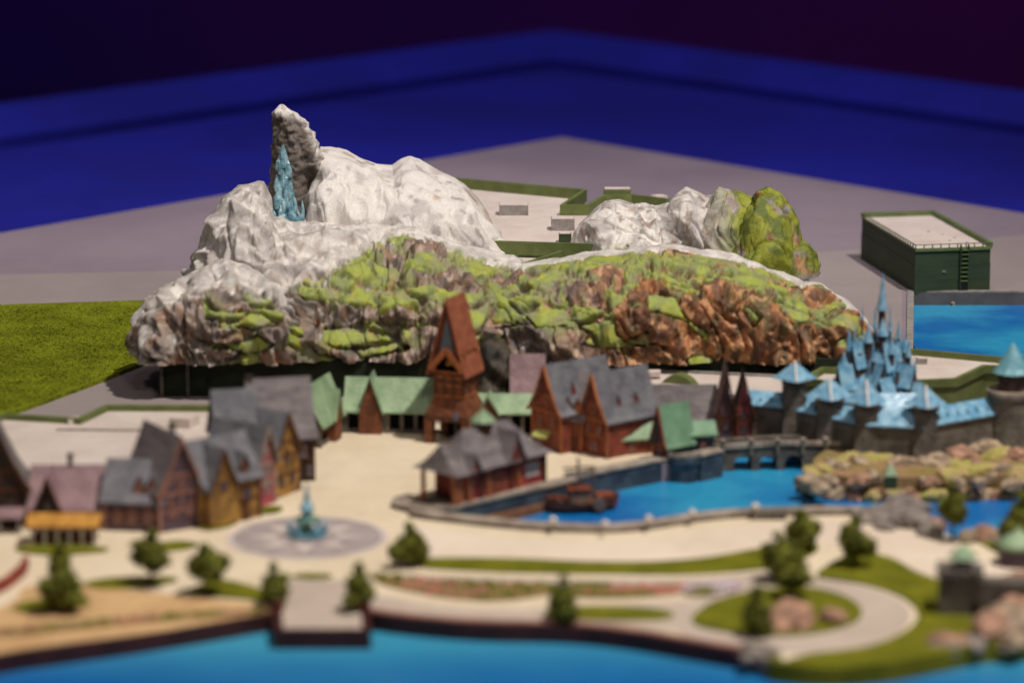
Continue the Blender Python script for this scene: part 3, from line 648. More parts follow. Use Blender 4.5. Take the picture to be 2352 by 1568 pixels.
MB().prism([p0, p1, p2, p3], hz-.5, hz-.42).build("roof_deck", "roof_deck", wh)
MB().wallpath([p1, p2, p3], .35, hz-.42, hz).build("parapet", "hut_trim", wh)
def edgep(a, b, t): return (a[0]+(b[0]-a[0])*t, a[1]+(b[1]-a[1])*t)
for a, b, n in ((p0, p1, 9), (p3, p0, 22)):
    MB().wallpath([a, b], .1, hz-.46, hz-.34).build("kerb", "hut_trim", wh)
    MB().wallpath([a, b], .09, hz-.06, hz).build("top_rail", "hut_trim", wh)
    for i in range(n):
        q = edgep(a, b, i/n+.002); MB().box(q[0]-.04, q[0]+.04, q[1]-.04, q[1]+.04, hz-.36, hz-.05).build("rail_post", "hut_green", wh)
MB().wallpath([(p0[0]-.0, p0[1]-.02), (p1[0], p1[1]-.02)], .16, hz-.6, hz-.46).build("cornice", "hut_trim", wh)
xs = Wd*.60
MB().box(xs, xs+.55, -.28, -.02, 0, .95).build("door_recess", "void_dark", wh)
for k in range(8):
    MB().box(xs-.05+.02*k, xs+.6, -.34, -.02, 1.0+k*.38, 1.08+k*.38).build("stair_landing", "hut_trim", wh)
MB().box(xs-.08, xs, -.32, -.0, 0, hz-.1).build("stair_post", "hut_green", wh)
MB().box(xs+.6, xs+.68, -.32, -.0, 0, hz-.1).build("stair_post", "hut_green", wh)
MB().box(Wd*.36, Wd*.36+.3, -.1, -.0, hz*.42, hz*.42+.16).build("wall_lamp", "unit_grey", wh)
MB().box(Wd-.05, Wd+.05, 0, .3, hz-.6, hz-.25).build("gutter_box", "hut_green", wh)
for fx, fy in ((.62, .22), (.66, .4), (.55, .5), (.8, .15), (.75, .3)):
    q = edgep(edgep(p0, p1, fx), edgep(p3, p2, fx), fy); MB().box(q[0]-.1, q[0]+.12, q[1]-.06, q[1]+.08, hz-.42, hz-.37).build("roof_fitting", "unit_grey", wh)
# bollard at the basin edge
x, y = G(2190, 703, -1); bl = thing("mooring_stub", "tiny pale stub at the far edge of the blue basin", "bollard", (x, by0-.3, -1))
MB().lathe([(.16, 0), (.12, .2), (.2, .26), (.05, .34)], 8).build("post", "coping", bl)
# ------------------------------------------------------------------ houses
def pane_meshes():
    f = MB(); w_, h, t = .5, 1.0, .06
    f.box(-.5, .5, -.07, 0, 0, .1); f.box(-.5, .5, -.07, 0, .9, 1); f.box(-.5, -.4, -.07, 0, .1, .9); f.box(.4, .5, -.07, 0, .1, .9); f.box(-.03, .03, -.06, 0, .1, .9); f.box(-.4, .4, -.06, 0, .47, .53)
    g = MB(); g.box(-.4, .4, -.03, 0, .1, .9)
    return f, g
fr, gl = pane_meshes()
WIN = {k: fr.mesh("window", k) for k in ("timber", "timber_dark", "timber_gold", "coping", "white_paint")}
PANE = gl.mesh("pane", "window_glass")
def window(t, x, z, w_, h, y=0, rz=0, fm="timber"):
    o = link("window", WIN[fm], t, (x, y, z), (0, 0, rz), (w_, 1, h)); link("pane", PANE, o)
def roofprof(hw, ze, zr, flare, n=6):
    return [(hw*i/n, ze+(zr-ze)*(1-i/n)**flare) for i in range(n+1)]
def gable_roof(mb, w_, y0, y1, ze, zr, flare=1.25, th=.12, cx=0):
    pr = roofprof(w_/2, ze, zr, flare)
    up = [(cx-x, z) for x, z in pr[::-1]]+[(cx+x, z) for x, z in pr[1:]]
    dn = [(x, z-th) for x, z in up]
    mb.xz(up+dn[::-1], y0, y1)
def gable_wall(mb, w_, y0, y1, z0, ze, zr, flare=1.25, cx=0, th=.14):
    pr = [(x*.98, z-th) for x, z in roofprof(w_/2, ze, zr, flare)]
    up = [(cx-x, z) for x, z in pr[::-1]]+[(cx+x, z) for x, z in pr[1:]]
    mb.xz([(cx-w_/2*.98, z0)]+up+[(cx+w_/2*.98, z0)], y0, y1)
def house(label, A, B, depth, eave, ridge, wm, rm, tm="timber", axis='y', win=(), door=None, cross=(), dormers=(), chim=(), flare=1.25, ov=.22, group=None, cat="house", posts=True, name="house", z0=0.08):
    a = Vector(G(*A, z0)); b = Vector(G(*B, z0)); W = (b-a).length; yaw = math.atan2((b-a).y, (b-a).x); c = (a+b)/2
    t = thing(name, label, cat, (c.x, c.y, z0), yaw, group)
    ze = ZAT(eave, c.y)-z0
    if axis == 'y':
        zr = ZAT(ridge, c.y)-z0
        m = MB(); gable_wall(m, W, 0, depth, 0, ze, zr, flare); m.build("wall", wm, t)
        m = MB(); gable_roof(m, W+2*ov, -ov, depth+ov, ze-.15, zr, flare); m.build("roof", rm, t)
        m = MB()
        pr = roofprof(W/2+ov, ze-.15, zr, flare)
        for s in (-1, 1):
            for (x1, z1), (x2, z2) in zip(pr, pr[1:]): m.bar((s*x1, -ov-.04, z1-.1), (s*x2, -ov-.04, z2-.1), .09, .2)
        m.build("bargeboard", tm, t)
    else:
        zr = ZAT(ridge, c.y+depth/2*math.cos(yaw))-z0
        m = MB(); gable_wall(m, depth, -W/2, W/2, 0, ze, zr, flare); m.v = [(y, x+depth/2, z) for x, y, z in m.v]; m.f = [f[::-1] for f in m.f]; m.build("wall", wm, t)
        m = MB(); gable_roof(m, depth+2*ov, -W/2-ov, W/2+ov, ze-.12, zr, flare); m.v = [(y, x+depth/2, z) for x, y, z in m.v]; m.f = [f[::-1] for f in m.f]; m.build("roof", rm, t)
    if posts:
        for x in (-W/2+.08, W/2-.08): MB().box(x-.09, x+.09, -.05, .04, 0, ze-.1).build("corner_post", tm, t)
        MB().box(-W/2, W/2, -.06, -.005, ze-.22, ze-.08).build("beam", tm, t)
        if ze > 2: MB().box(-W/2, W/2, -.06, -.005, ze*.48, ze*.48+.12).build("beam", tm, t)
        for fx in (.25, .5, .75): MB().box((fx-.5)*W-.05, (fx-.5)*W+.05, -.05, -.004, ze*.5+.1, ze-.24).build("stud", tm, t)
        if axis == 'y' and zr-ze > 1.5:
            MB().box(-.05, .05, -.05, -.004, ze-.06, ze+(zr-ze)*.27).build("stud", tm, t)
            MB().bar((-W*.42, -.03, ze), (-W*.1, -.03, ze+(zr-ze)*.27), .08).bar((W*.42, -.03, ze), (W*.1, -.03, ze+(zr-ze)*.27), .08).build("brace", tm, t)
            MB().box(-W*.27, W*.27, -.06, -.005, ze+(zr-ze)*.28, ze+(zr-ze)*.28+.1).build("beam", tm, t)
    for (fx, fz, w_, h) in win: window(t, (fx-.5)*W, fz*ze, w_*1.25, h*1.15, -.02, 0, tm if tm in WIN else "timber")
    if door:
        fx, w_, h = door; dd = MB().box((fx-.5)*W-w_/2, (fx-.5)*W+w_/2, -.07, -.003, 0, h).build("door", "timber_dark", t)
        MB().box((fx-.5)*W-w_/2-.07, (fx-.5)*W+w_/2+.07, -.1, -.002, h, h+.08).build("lintel", tm, t)
    for (f0, f1, e, ap, m2, wm2) in cross:
        x0 = (f0-.5)*W; x1 = (f1-.5)*W; cx = (x0+x1)/2; ww = x1-x0; z1 = ZAT(e, c.y)-z0; z2 = ZAT(ap, c.y)-z0
        m = MB(); gable_wall(m, ww, -.35, depth*.5, 0, z1, z2, flare, cx); m.build("front_gable", wm2 or wm, t)
        m = MB(); gable_roof(m, ww+.3, -.55, depth*.5, z1-.12, z2, flare, .1, cx); m.build("gable_roof", m2 or rm, t)
        m = MB(); pr = roofprof(ww/2+.15, z1-.12, z2, flare)
        for s in (-1, 1):
            for (a1, b1), (a2, b2) in zip(pr, pr[1:]): m.bar((cx+s*a1, -.6, b1-.08), (cx+s*a2, -.6, b2-.08), .08, .16)
        m.build("bargeboard", tm, t)
        window(t, cx, z1*.95, min(.5, ww*.4), .55, -.37, 0, tm if tm in WIN else "timber")
    for (fx, fz, s) in dormers:           # on a front roof slope of an axis x house
        x = (fx-.5)*W; k = roofprof(depth/2, ze, zr, flare, 20)
        tt = fz; yy = depth/2-depth/2*(1-tt); zz = interp([(q[0], q[1]) for q in k], depth/2*(1-tt))
        m = MB(); gable_wall(m, s*.8, yy-.35, yy+.5, zz-.35, zz+s*.2, zz+s*1.0, 1.1, x); d = m.build("dormer", tm, t)
        m = MB(); gable_roof(m, s*1.05, yy-.45, yy+.6, zz+s*.1, zz+s*1.1, 1.1, .07, x); m.build("dormer_roof", rm, t)
    for (fx, fy, h, w_) in chim:
        x = (fx-.5)*W; y = fy*depth
        MB().box(x-w_/2, x+w_/2, y-w_/2, y+w_/2, ze, zr+h).build("chimney", "stone_dark", t)
        MB().box(x-w_/2-.05, x+w_/2+.05, y-w_/2-.05, y+w_/2+.05, zr+h, zr+h+.1).build("chimney_cap", "wall_dark", t)
    return t
# left village
house("dark house with steep grey roof cut by the left picture edge", (-60, 1212), (66, 1206), 5, 1120, 985, "wall_dark", "roof_grey", "timber_dark", win=((.7, .3, .5, .8),))
house("dark house with pinkish hipped roof and black chimney behind the golden stall", (70, 1212), (236, 1212), 5, 1165, 1066, "wall_dark", "roof_pink", "timber_dark", 'x', cross=((.08, .44, 1165, 1086, None, None),), chim=((.5, .5, .6, .3),), win=((.62, .3, .4, .6), (.82, .3, .4, .6)))
house("brown purple house with wide grey roof and paired small dormers", (238, 1218), (372, 1222), 4.5, 1148, 1052, "wall_purple", "roof_slate", "seawall_cap", 'x', dormers=((.6, .35, .9), (.82, .35, .9)), win=((.25, .25, .45, .7), (.5, .25, .45, .7), (.78, .25, .45, .7)))
house("purple house with tall pointed gable between grey roof and yellow house", (366, 1224), (470, 1208), 5, 1125, 1000, "wall_purple", "roof_grey", "seawall_cap", win=((.3, .35, .45, .7), (.7, .35, .45, .7), (.5, .95, .4, .6)), chim=((.72, .5, .1, .28),))
house("small slate roofed house tucked between purple gable and yellow house", (428, 1185), (492, 1180), 4, 1108, 1035, "wall_purple", "roof_slate", "timber_dark", 'x')
house("mustard yellow timber house with grey roof nearest the round mosaic", (472, 1215), (600, 1186), 3.6, 1100, 1000, "wall_yellow", "roof_slate", "timber_dark", 'x', cross=((.02, .52, 1112, 1020, None, None),), dormers=((.75, .3, .9),), win=((.2, .2, .45, .7), (.75, .45, .5, .7)), door=(.72, .5, 1.1))
house("tall grey roofed house rising behind the mustard house", (508, 1146), (602, 1140), 4.5, 1020, 892, "wall_purple", "roof_slate", "timber", 'x', dormers=((.3, .2, .9), (.7, .2, .9)))
house("narrow mauve house with tall sharp gable", (592, 1168), (634, 1152), 4, 1060, 975, "wall_pinkred", "roof_slate", "coping", win=((.5, .3, .4, .7), (.5, .7, .4, .6)))
house("yellow house with slim pointed gable beside the big grey roof", (628, 1150), (690, 1124), 4, 1040, 945, "wall_yellow", "roof_slate", "timber_dark", win=((.3, .25, .4, .7), (.7, .25, .4, .7), (.5, .75, .45, .7)))
house("large house with broad plain grey roof over dark red wall at the plaza corner", (588, 1112), (724, 1104), 5.5, 1003, 866, "wall_dark", "roof_grey", "timber_dark", 'x', win=((.8, .5, .5, .9), (.92, .1, .4, .8)), chim=((.02, .5, .15, .4),))
# golden stall
x, y = G(146, 1258); ks = thing("market_stall", "market stall with golden yellow roof on white posts at the left", "stall", (x, y, .09))
m = MB(); gable_roof(m, 2.2, -2.25, 2.25, 1.35, 1.9, 1.0, .14); m.v = [(b, a+.9, c) for a, b, c in m.v]; m.f = [f[::-1] for f in m.f]; m.build("roof", "kiosk_gold", ks)
MB().box(-2.1, 2.1, .0, .12, 1.05, 1.35).build("valance", "red_brick", ks)
for i in range(6): MB().box(-1.9+i*.76-.1, -1.9+i*.76+.1, 0, .2, 0, 1.1).build("post", "white_paint", ks)
MB().box(-1.9, 1.9, .6, 1.6, 0, .6).build("counter", "timber_dark", ks)
# second stall at the border
x, y = G(0, 1230); k2 = thing("market_stall", "market stall with pale rose roof cut by the left picture edge", "stall", (x-.6, y, .09))
m = MB(); gable_roof(m, 2.0, -2.2, 2.1, 1.1, 1.5, 1.0, .12); m.v = [(b, a+.9, c) for a, b, c in m.v]; m.f = [f[::-1] for f in m.f]; m.build("roof", "roof_pink", k2)
for i in range(4): MB().box(-1.8+i*1.2-.1, -1.8+i*1.2+.1, 0, .2, 0, 1.1).build("post", "unit_grey", k2)
rw = MB().wallpath(GL(smooth_line([(-120, 1420), (-30, 1376), (20, 1350), (52, 1322), (60, 1304)], 5)), .35, 0, .75); tag(rw.build("brick_wall", "red_brick"), "low curved red brick wall at the left picture edge", "wall")
# mint arcade
def arcade(label, A, B, depth, eave, ridge, n, base_m="stone_wall", solid=()):
    a = Vector(G(*A)); b = Vector(G(*B)); W = (b-a).length; yaw = math.atan2((b-a).y, (b-a).x); c = (a+b)/2
    t = thing("arcade", label, "arcade", (c.x, c.y, .08), yaw); ze = ZAT(eave, c.y); zr = ZAT(ridge, c.y+depth/2)
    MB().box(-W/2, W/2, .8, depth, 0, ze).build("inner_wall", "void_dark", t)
    for i in range(n+1):
        x = -W/2+.12+(W-.24)*i/n; MB().box(x-.12, x+.12, 0, .3, 0, ze).build("column", base_m, t)
    for i in range(n):
        x0 = -W/2+.12+(W-.24)*i/n; x1 = -W/2+.12+(W-.24)*(i+1)/n
        if i in solid: MB().box(x0, x1, .05, .5, 0, ze-.05).build("wall_bay", base_m, t)
        else: MB().box(x0+.12, x1-.12, .1, .2, 0, .3).build("bay_sill", "stone_dark", t)
    MB().box(-W/2, W/2, -.05, .32, ze-.2, ze).build("beam", "timber_dark", t)
    m = MB(); gable_roof(m, depth+.5, -W/2-.1, W/2+.1, ze-.05, zr, 1.2); m.v = [(q, p+depth/2, r) for p, q, r in m.v]; m.f = [f[::-1] for f in m.f]; m.build("roof", "roof_mint", t)
    return t, W, ze, zr
def mini_gable(t, x, w_, ze, zr, y0=-.5, y1=2.0, wm="tower_wall", rm="roof_mint"):
    m = MB(); gable_wall(m, w_, y0+.15, y1, 0, ze, zr, 1.1, x); m.build("porch_gable", wm, t)
    m = MB(); gable_roof(m, w_+.35, y0, y1, ze-.15, zr, 1.1, .1, x); m.build("porch_roof", rm, t)
t, W, ze, zr = arcade("mint roofed arcade left of the brown tower with dark openings", (792, 996), (990, 1000), 2.6, 945, 868, 6, solid=(1, 2))
mini_gable(t, -1.2, 1.6, ze, zr+.4)
t, W, ze, zr = arcade("short mint roofed arcade wing at the plaza corner beside the large grey roof", (737, 1032), (792, 995), 2.2, 965, 868, 2, solid=(1,))
mini_gable(t, .2, 1.2, ze+.2, zr-.6)
t, W, ze, zr = arcade("mint roofed arcade between the brown tower and the red houses", (1084, 1006), (1232, 1008), 2.2, 948, 905, 5, solid=(0,))
mini_gable(t, -1.1, 1.4, ze, zr+.1)
# tower
x, y = G(1046, 1014); tw = thing("clock_tower", "tall brown timber tower with steep orange brown gable roof on the plaza", "tower", (x, y, .08), R(-24))
zz = lambda row: ZAT(row, y)-.08
w0 = 1.4
for sx in (-1, 1):
    for sy in (0, 1): MB().box(sx*w0-.28, sx*w0+.28, -1.2+sy*2.6-.28, -1.2+sy*2.6+.28, 0, zz(955)).build("corner_pier", "tower_wall", tw)
MB().box(-w0, .35, 1.25, 1.4, 0, zz(958)).build("rear_shade_panel", "void_dark", tw); MB().box(.35, w0, 1.25, 1.4, 1.3, zz(958)).build("rear_shade_strip", "void_dark", tw)  # near-black panels put in as the shade inside the arch
MB().box(-w0-.3, w0+.3, -1.5, 1.7, zz(958), zz(946)).build("first_floor", "timber_dark", tw)
MB().add([(-w0-.25, -1.45, zz(946)), (w0+.25, -1.45, zz(946)), (w0+.25, 1.65, zz(946)), (-w0-.25, 1.65, zz(946)), (-1.1, -1.0, zz(905)), (1.1, -1.0, zz(905)), (1.1, 1.2, zz(905)), (-1.1, 1.2, zz(905))], [(3, 2, 1, 0), (4, 5, 6, 7), (0, 1, 5, 4), (1, 2, 6, 5), (2, 3, 7, 6), (3, 0, 4, 7)]).build("skirt_roof", "tower_wall", tw)
MB().box(-1.1, 1.1, -1.0, 1.2, zz(905), zz(846)).build("shaft", "tower_wall", tw)
for q, r_ in ((905, .08), (880, .05), (862, .08)):
    MB().box(-1.1-r_, 1.1+r_, -1.0-r_, 1.2+r_, zz(q), zz(q)+.14).build("string_beam", "timber", tw)
for sx in (-1.06, -.35, .35, 1.06): MB().box(sx-.08, sx+.08, -1.09, -1.0, zz(903), zz(848)).build("timber_post", "timber_dark", tw)
for sy in (-.9, .1, 1.1): MB().box(1.1, 1.18, sy-.08, sy+.08, zz(903), zz(848)).build("timber_post", "timber_dark", tw)
MB().box(-1.25, 1.25, -1.15, 1.35, zz(850), zz(846)).build("belfry_floor", "timber", tw)
for sx in (-1.1, 1.1):
    for sy in (-1.0, 1.2): MB().box(sx-.13, sx+.13, sy-.13, sy+.13, zz(846), zz(800)).build("belfry_post", "timber", tw)
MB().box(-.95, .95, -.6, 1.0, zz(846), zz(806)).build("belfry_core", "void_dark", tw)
MB().lathe([(.3, zz(832)), (.27, zz(826)), (.17, zz(818)), (.05, zz(814))], 12, (0, -.8)).build("bell", "kiosk_gold", tw)
m = MB(); gable_roof(m, 2.95, -1.4, 1.6, zz(852), zz(678), 1.0, .16); m.build("roof", "tower_roof", tw)
m = MB(); gable_wall(m, 2.3, -1.28, 1.4, zz(808), zz(804), zz(694), 1.05); m.build("gable_wall", "tower_wall", tw)
m = MB(); m.xz([(-.5, zz(800)), (.5, zz(800)), (.0, zz(722))], -1.36, -1.29); m.build("slate_panel", "tower_slate", tw)
m = MB()
for s in (-1, 1): m.bar((0, -1.5, zz(795)), (s*1.25, -1.5, zz(840)), .18, .4)
m.build("hood_boards", "timber", tw)
m = MB(); pr = roofprof(1.475, zz(852), zz(678), 1.0)
for s in (-1, 1):
    for (x1, z1), (x2, z2) in zip(pr, pr[1:]): m.bar((s*x1, -1.44, z1-.1), (s*x2, -1.44, z2-.1), .1, .22)
m.build("bargeboard", "tower_roof", tw)
# red houses and neighbours
house("pink brown roofed house behind the first red gable", (1178, 985), (1246, 985), 3, 898, 812, "wall_yellow", "roof_pink", "timber", 'x', posts=False)
hA = house("tall red timber house with steep slate roof behind the lime awning", (1221, 1022), (1290, 1043), 5.0, 940, 836, "wall_red", "roof_slate", "timber", win=((.3, .55, .4, .7), (.7, .55, .4, .7), (.5, 1.15, .35, .6), (.3, .1, .5, .7)), flare=1.35)
house("red house middle wing with small dormers between two red gables", (1288, 1036), (1338, 1040), 4.0, 958, 855, "wall_red", "roof_grey", "timber", 'x', dormers=((.3, .25, .9), (.75, .25, .9)), door=(.5, .5, 1.2), win=((.2, .55, .35, .6),))
hB = house("second red timber house with grey roof and twin roof dormers", (1332, 1036), (1396, 1054), 4.6, 958, 856, "wall_red", "roof_slate", "timber", win=((.3, .55, .4, .6), (.7, .55, .4, .6), (.5, .12, .6, .6), (.5, 1.1, .3, .5)), flare=1.35)
hx, hy = G(1252, 990); 
o_ = G(1247, 1036); 
t = thing("shop_awning", "lime green awning on the front of the tall red house", "awning", (o_[0], o_[1], 1.15), R(-35)); MB().add([(-.6, -.5, 0), (.6, -.5, 0), (.6, 0, .35), (-.6, 0, .35), (-.6, -.5, -.12), (.6, -.5, -.12), (.6, 0, .2), (-.6, 0, .2)], [(0, 1, 2, 3), (7, 6, 5, 4), (0, 4, 5, 1), (1, 5, 6, 2), (2, 6, 7, 3), (3, 7, 4, 0)]).build("canopy", "awning_lime", t)
house("long low house with wide grey shingle roof at the cliff foot", (1456, 1000), (1642, 1000), 3.6, 972, 882, "wall_purple", "roof_grey", "timber", 'x', posts=False)
house("small shed with pale mint roof beside the second red house", (1430, 1045), (1500, 1040), 1.6, 1002, 968, "wall_red", "roof_mint", "timber", 'x', posts=True, win=((.3, .2, .4, .6),))
house("slim mint roofed gable house in front of the long grey roof", (1500, 1052), (1532, 1062), 2.2, 1018, 930, "wall_blue", "roof_mint_dark", "wall_red", win=((.5, .5, .3, .5),))
house("low blue walled house with mint roof above the bastion", (1552, 1052), (1640, 1048), 1.6, 994, 966, "wall_blue", "roof_mint_dark", "timber", 'x', posts=False, win=((.3, .3, .3, .5), (.7, .3, .3, .5)))
house("narrow purple gable house with leaning ridge near the bridge head", (1648, 1012), (1686, 1012), 2.6, 950, 842, "wall_purple", "roof_pink", "timber_dark", win=((.5, .4, .35, .6),))
house("narrow rose striped gable house closest to the castle wall", (1690, 1012), (1728, 1012), 2.6, 950, 862, "wall_pinkred", "wall_dark", "timber_dark", win=((.5, .25, .4, .6), (.5, .8, .35, .5)))
def side_dormer(t, W, yy, z, fx, hh=1.0, m1="wall_red", m2="roof_slate"):
    b = MB(); gable_wall(b, .55, -W*fx-.75, -W*fx+.3, z-.2, z+hh*.35, z+hh, 1.1, yy); b.v = [(-q, p, r) for p, q, r in b.v]; b.build("dormer", m1, t)
    b = MB(); gable_roof(b, .8, -W*fx-.65, -W*fx+.3, z+hh*.3, z+hh*1.08, 1.1, .07, yy); b.v = [(-q, p, r) for p, q, r in b.v]; b.build("dormer_roof", m2, t)
side_dormer(hB, 2.2, 1.4, 3.1, .12); side_dormer(hB, 2.2, 3.0, 3.1, .12); side_dormer(hA, 2.2, 1.6, 3.6, .12); side_dormer(hA, 2.2, 3.4, 3.6, .12)
# ------------------------------------------------------------------ quay, walls, bridge, bastion
tag(MB().wallpath(front[:31], .45, -.9, .10).build("sea_wall", "seawall_brown"), "brown sea wall along the sandy bank left of the pier", "wall")
tag(MB().wallpath(GL([(636, 1408), (642, 1452), (842, 1452), (838, 1408)]), .5, -.95, .16).build("pier_wall", "seawall_brown"), "brown wall round the square grey pier", "wall")
tag(MB().wallpath(GL(smooth_line(sea2, 5)), .45, -.9, .11).build("sea_wall", "seawall_brown"), "brown sea wall along the gardens right of the pier", "wall")
tag(MB().wallpath([(a, b+.55) for a, b in GL(smooth_line(sea2, 5))], .55, .1, .15).build("wall_cap", "seawall_cap"), "pale rose coping strip behind the right sea wall", "coping")
for px, py in ((640, 1392), (838, 1392)):
    x, y = G(px, py+10); t = thing("pier_post", "red brick post at the %s corner of the pier" % ("left" if px < 700 else "right"), "post", (x, y, .1), 0, "red posts at the pier corners")
    MB().box(-.3, .3, -.5, .5, 0, .55).build("shaft", "red_brick", t); MB().box(-.36, .36, -.56, .56, .55, .66).build("cap", "seawall_cap", t)
def quay(label, pts, z1, th=.85, m="stone_blue", zb=-1.2, cap=.16, nposts=0, k=5, capm="coping"):
    w_ = GL(smooth_line(pts, k)); c = w_[len(w_)//2]; w2 = [(a-c[0], b-c[1]) for a, b in w_]
    t = thing("quay_wall", label, "quay wall", (c[0], c[1], 0))
    MB().wallpath(w2, th, zb, z1).build("wall", m, t); MB().wallpath(w2, th+.2, z1, z1+cap).build("coping", capm, t)
    return t
quay("grey stone quay wall with pale coping along the pavilion side of the lagoon", [(1023, 1176), (1150, 1147), (1295, 1114), (1351, 1096), (1510, 1064), (1550, 1058)], .25)
quay("curved stone wall along the promenade side of the lagoon", LAG_F[:10], .3, m="stone_wall", zb=-1.2)
quay("short rounded wall end at the tip of the pavilion quay", [(1023, 1178), (975, 1180), (930, 1172), (918, 1166), (925, 1158), (950, 1152)], .3, m="stone_wall", zb=-1.0)
tag(MB().prism([(a, b) for a, b in GL([(1030, 1186), (1160, 1156), (1300, 1124), (1325, 1138), (1215, 1168), (1090, 1196)], -.7)], -1.2, -.7).build("dock_platform", "dock_wood"), "brown wooden dock platform below the pavilion quay", "dock")
for k, (px, py) in enumerate(((1075, 1186), (1118, 1178), (1165, 1168))):
    x, y = G(px, py, -.7); t = thing("cargo_bale", "orange brown bale on the wooden dock platform, %s from the quay tip" % ("first", "second", "third")[k], "cargo", (x, y, -.7), k*.5, "bales on the dock"); MB().box(-.35, .35, -.25, .25, 0, .32).build("bale", "timber_gold", t); MB().box(-.37, .37, -.05, .05, -.0, .34).build("strap", "timber_dark", t)
gl_lab = ["nearest the quay tip", "second from the quay tip", "third from the quay tip", "fourth from the quay tip", "beside the small stone block"]
for k, (px, py) in enumerate(((1270, 1212), (1390, 1220), (1490, 1208), (1590, 1194), (1735, 1180))):
    x, y = G(px, py, .46); t = thing("globe_lamp", "white globe on the promenade wall, "+gl_lab[k], "lamp", (x, y, .44), 0, "white globes along the promenade wall")
    MB().lathe([(.14, 0), (.09, .1), (.08, .3)], 8).build("base", "coping", t)
    MB().lathe([(.05, .3), (.2, .38), (.27, .52), (.2, .68), (.04, .76)], 14).build("globe", "white_paint", t, smooth=True)
x, y = G(1765, 1192); tag(MB().box(-1.1, 1.1, -.5, .5, 0, .5).build("stone_block", "stone_wall", loc=(x, y, .1)), "small pale stone block on the promenade beside the lagoon wall", "block")
# bastion
x, y = G(1572, 1104, -1.2); t = thing("bastion", "round dark blue grey bastion jutting into the lagoon", "bastion", (x, y+.4, -1.2))
MB().lathe([(1.05, 0), (1.05, .9), (1.2, 1.3), (1.2, 1.75)], 20).build("drum", "stone_blue", t)
for k in range(7): a = math.pi+k*math.pi/6; MB().box(1.1*math.cos(a)-.16, 1.1*math.cos(a)+.16, 1.1*math.sin(a)-.12, 1.1*math.sin(a)+.12, 1.75, 2.0).build("merlon", "coping", t)
MB().lathe([(.95, 1.75), (.95, 1.8)], 20).build("deck", "stone_wall", t)
quay("dark stone wall between the bastion and the three arched bridge", [(1600, 1064), (1625, 1058), (1650, 1052)], .55, m="stone_blue", k=3)
# bridge
a = Vector(G(1648, 1082, -1.2)); b = Vector(G(1930, 1076, -1.2)); W = (b-a).length; yaw = math.atan2((b-a).y, (b-a).x)
br = thing("stone_bridge", "dark stone bridge with three round arches over the lagoon", "bridge", (a.x, a.y, -1.2), yaw)
ht = 1.55; loop = [(0, 0)]
xs_ = [1686, 1744, 1802]; px2x = lambda px: (px-1648)/(1930-1648)*W
for px in xs_:
    x0, x1 = px2x(px), px2x(px+40); r = (x1-x0)/2
    loop += [(x0, 0), (x0, .55)]+[((x0+x1)/2-r*math.cos(math.pi*i/8), .55+r*.75*math.sin(math.pi*i/8)) for i in range(1, 8)]+[(x1, .55), (x1, 0)]
loop += [(W, 0), (W, ht+.1), (W*.5, ht+.22), (0, ht)]
MB().xz(loop, 0, 1.7).build("arch_wall", "stone_dark", br)
for yy in (-.12, 1.5):
    m = MB().xz([(0, ht-.02), (W*.5, ht+.21), (W, ht+.1), (W, ht+.38), (W*.5, ht+.5), (0, ht+.3)], yy, yy+.3); m.build("parapet", "coping" if yy < 0 else "stone_wall", br)
for px in (1660, 1725, 1785, 1843, 1895):
    x = px2x(px); MB().box(x-.11, x+.11, -.22, .15, ht*.72, ht+.55).build("pier", "stone_wall", br); MB().box(x-.15, x+.15, -.26, .2, ht+.55, ht+.68).build("pier_cap", "coping", br)
# ------------------------------------------------------------------ dock pavilion
def hip(mb, x0, x1, y0, y1, z0, z1, rl, flare=1.6, n=6):
    cx, cy = (x0+x1)/2, (y0+y1)/2; hx, hy = (x1-x0)/2, (y1-y0)/2; vs = []; fs = []
    for k in range(n+1):
        t = k/n; z = z0+(z1-z0)*t**flare if flare > 1 else z0+(z1-z0)*t; ax = hx+(rl/2-hx)*t; ay = hy*(1-t)+.02
        vs += [(cx-ax, cy-ay, z), (cx+ax, cy-ay, z), (cx+ax, cy+ay, z), (cx-ax, cy+ay, z)]
    for k in range(n):
        for i in range(4): j = (i+1) % 4; fs.append((k*4+i, k*4+j, k*4+4+j, k*4+4+i))
    fs += [(3, 2, 1, 0), (n*4, n*4+1, n*4+2, n*4+3)]
    return mb.add(vs, fs)
a = Vector(G(1050, 1168, .2)); b = Vector(G(1254, 1112, .2)); W = (b-a).length; yaw = math.atan2((b-a).y, (b-a).x)
pv = thing("dock_pavilion", "long red dock pavilion with flared grey roof and mint cupola on the quay", "pavilion", (a.x, a.y, .1), yaw)
zp = lambda row, yo=0: ZAT(row, (a.y+b.y)/2+yo)-.1
dp = 3.4; h1 = 2.3
MB().box(0, W, 0, dp, 0, .15).build("plinth", "stone_dark", pv)
MB().box(1.35, W-.1, .2, dp-.2, .15, h1).build("wall", "wall_rose", pv)
for i, xx in enumerate((.45, W*.28, W*.36, W*.62, W*.7, W-.05)):
    MB().box(xx-.14, xx+.14, .02, .25, .15, h1).build("pillar", "timber" if i % 2 == 0 else "timber_dark", pv)
MB().box(.3, W+.05, .04, .2, h1-.25, h1).build("beam", "timber_dark", pv)
m = MB(); hip(m, -.1, W+.45, -.35, dp+.35, h1, h1+2.3, W*.5, 1.35); m.build("roof", "roof_grey", pv)
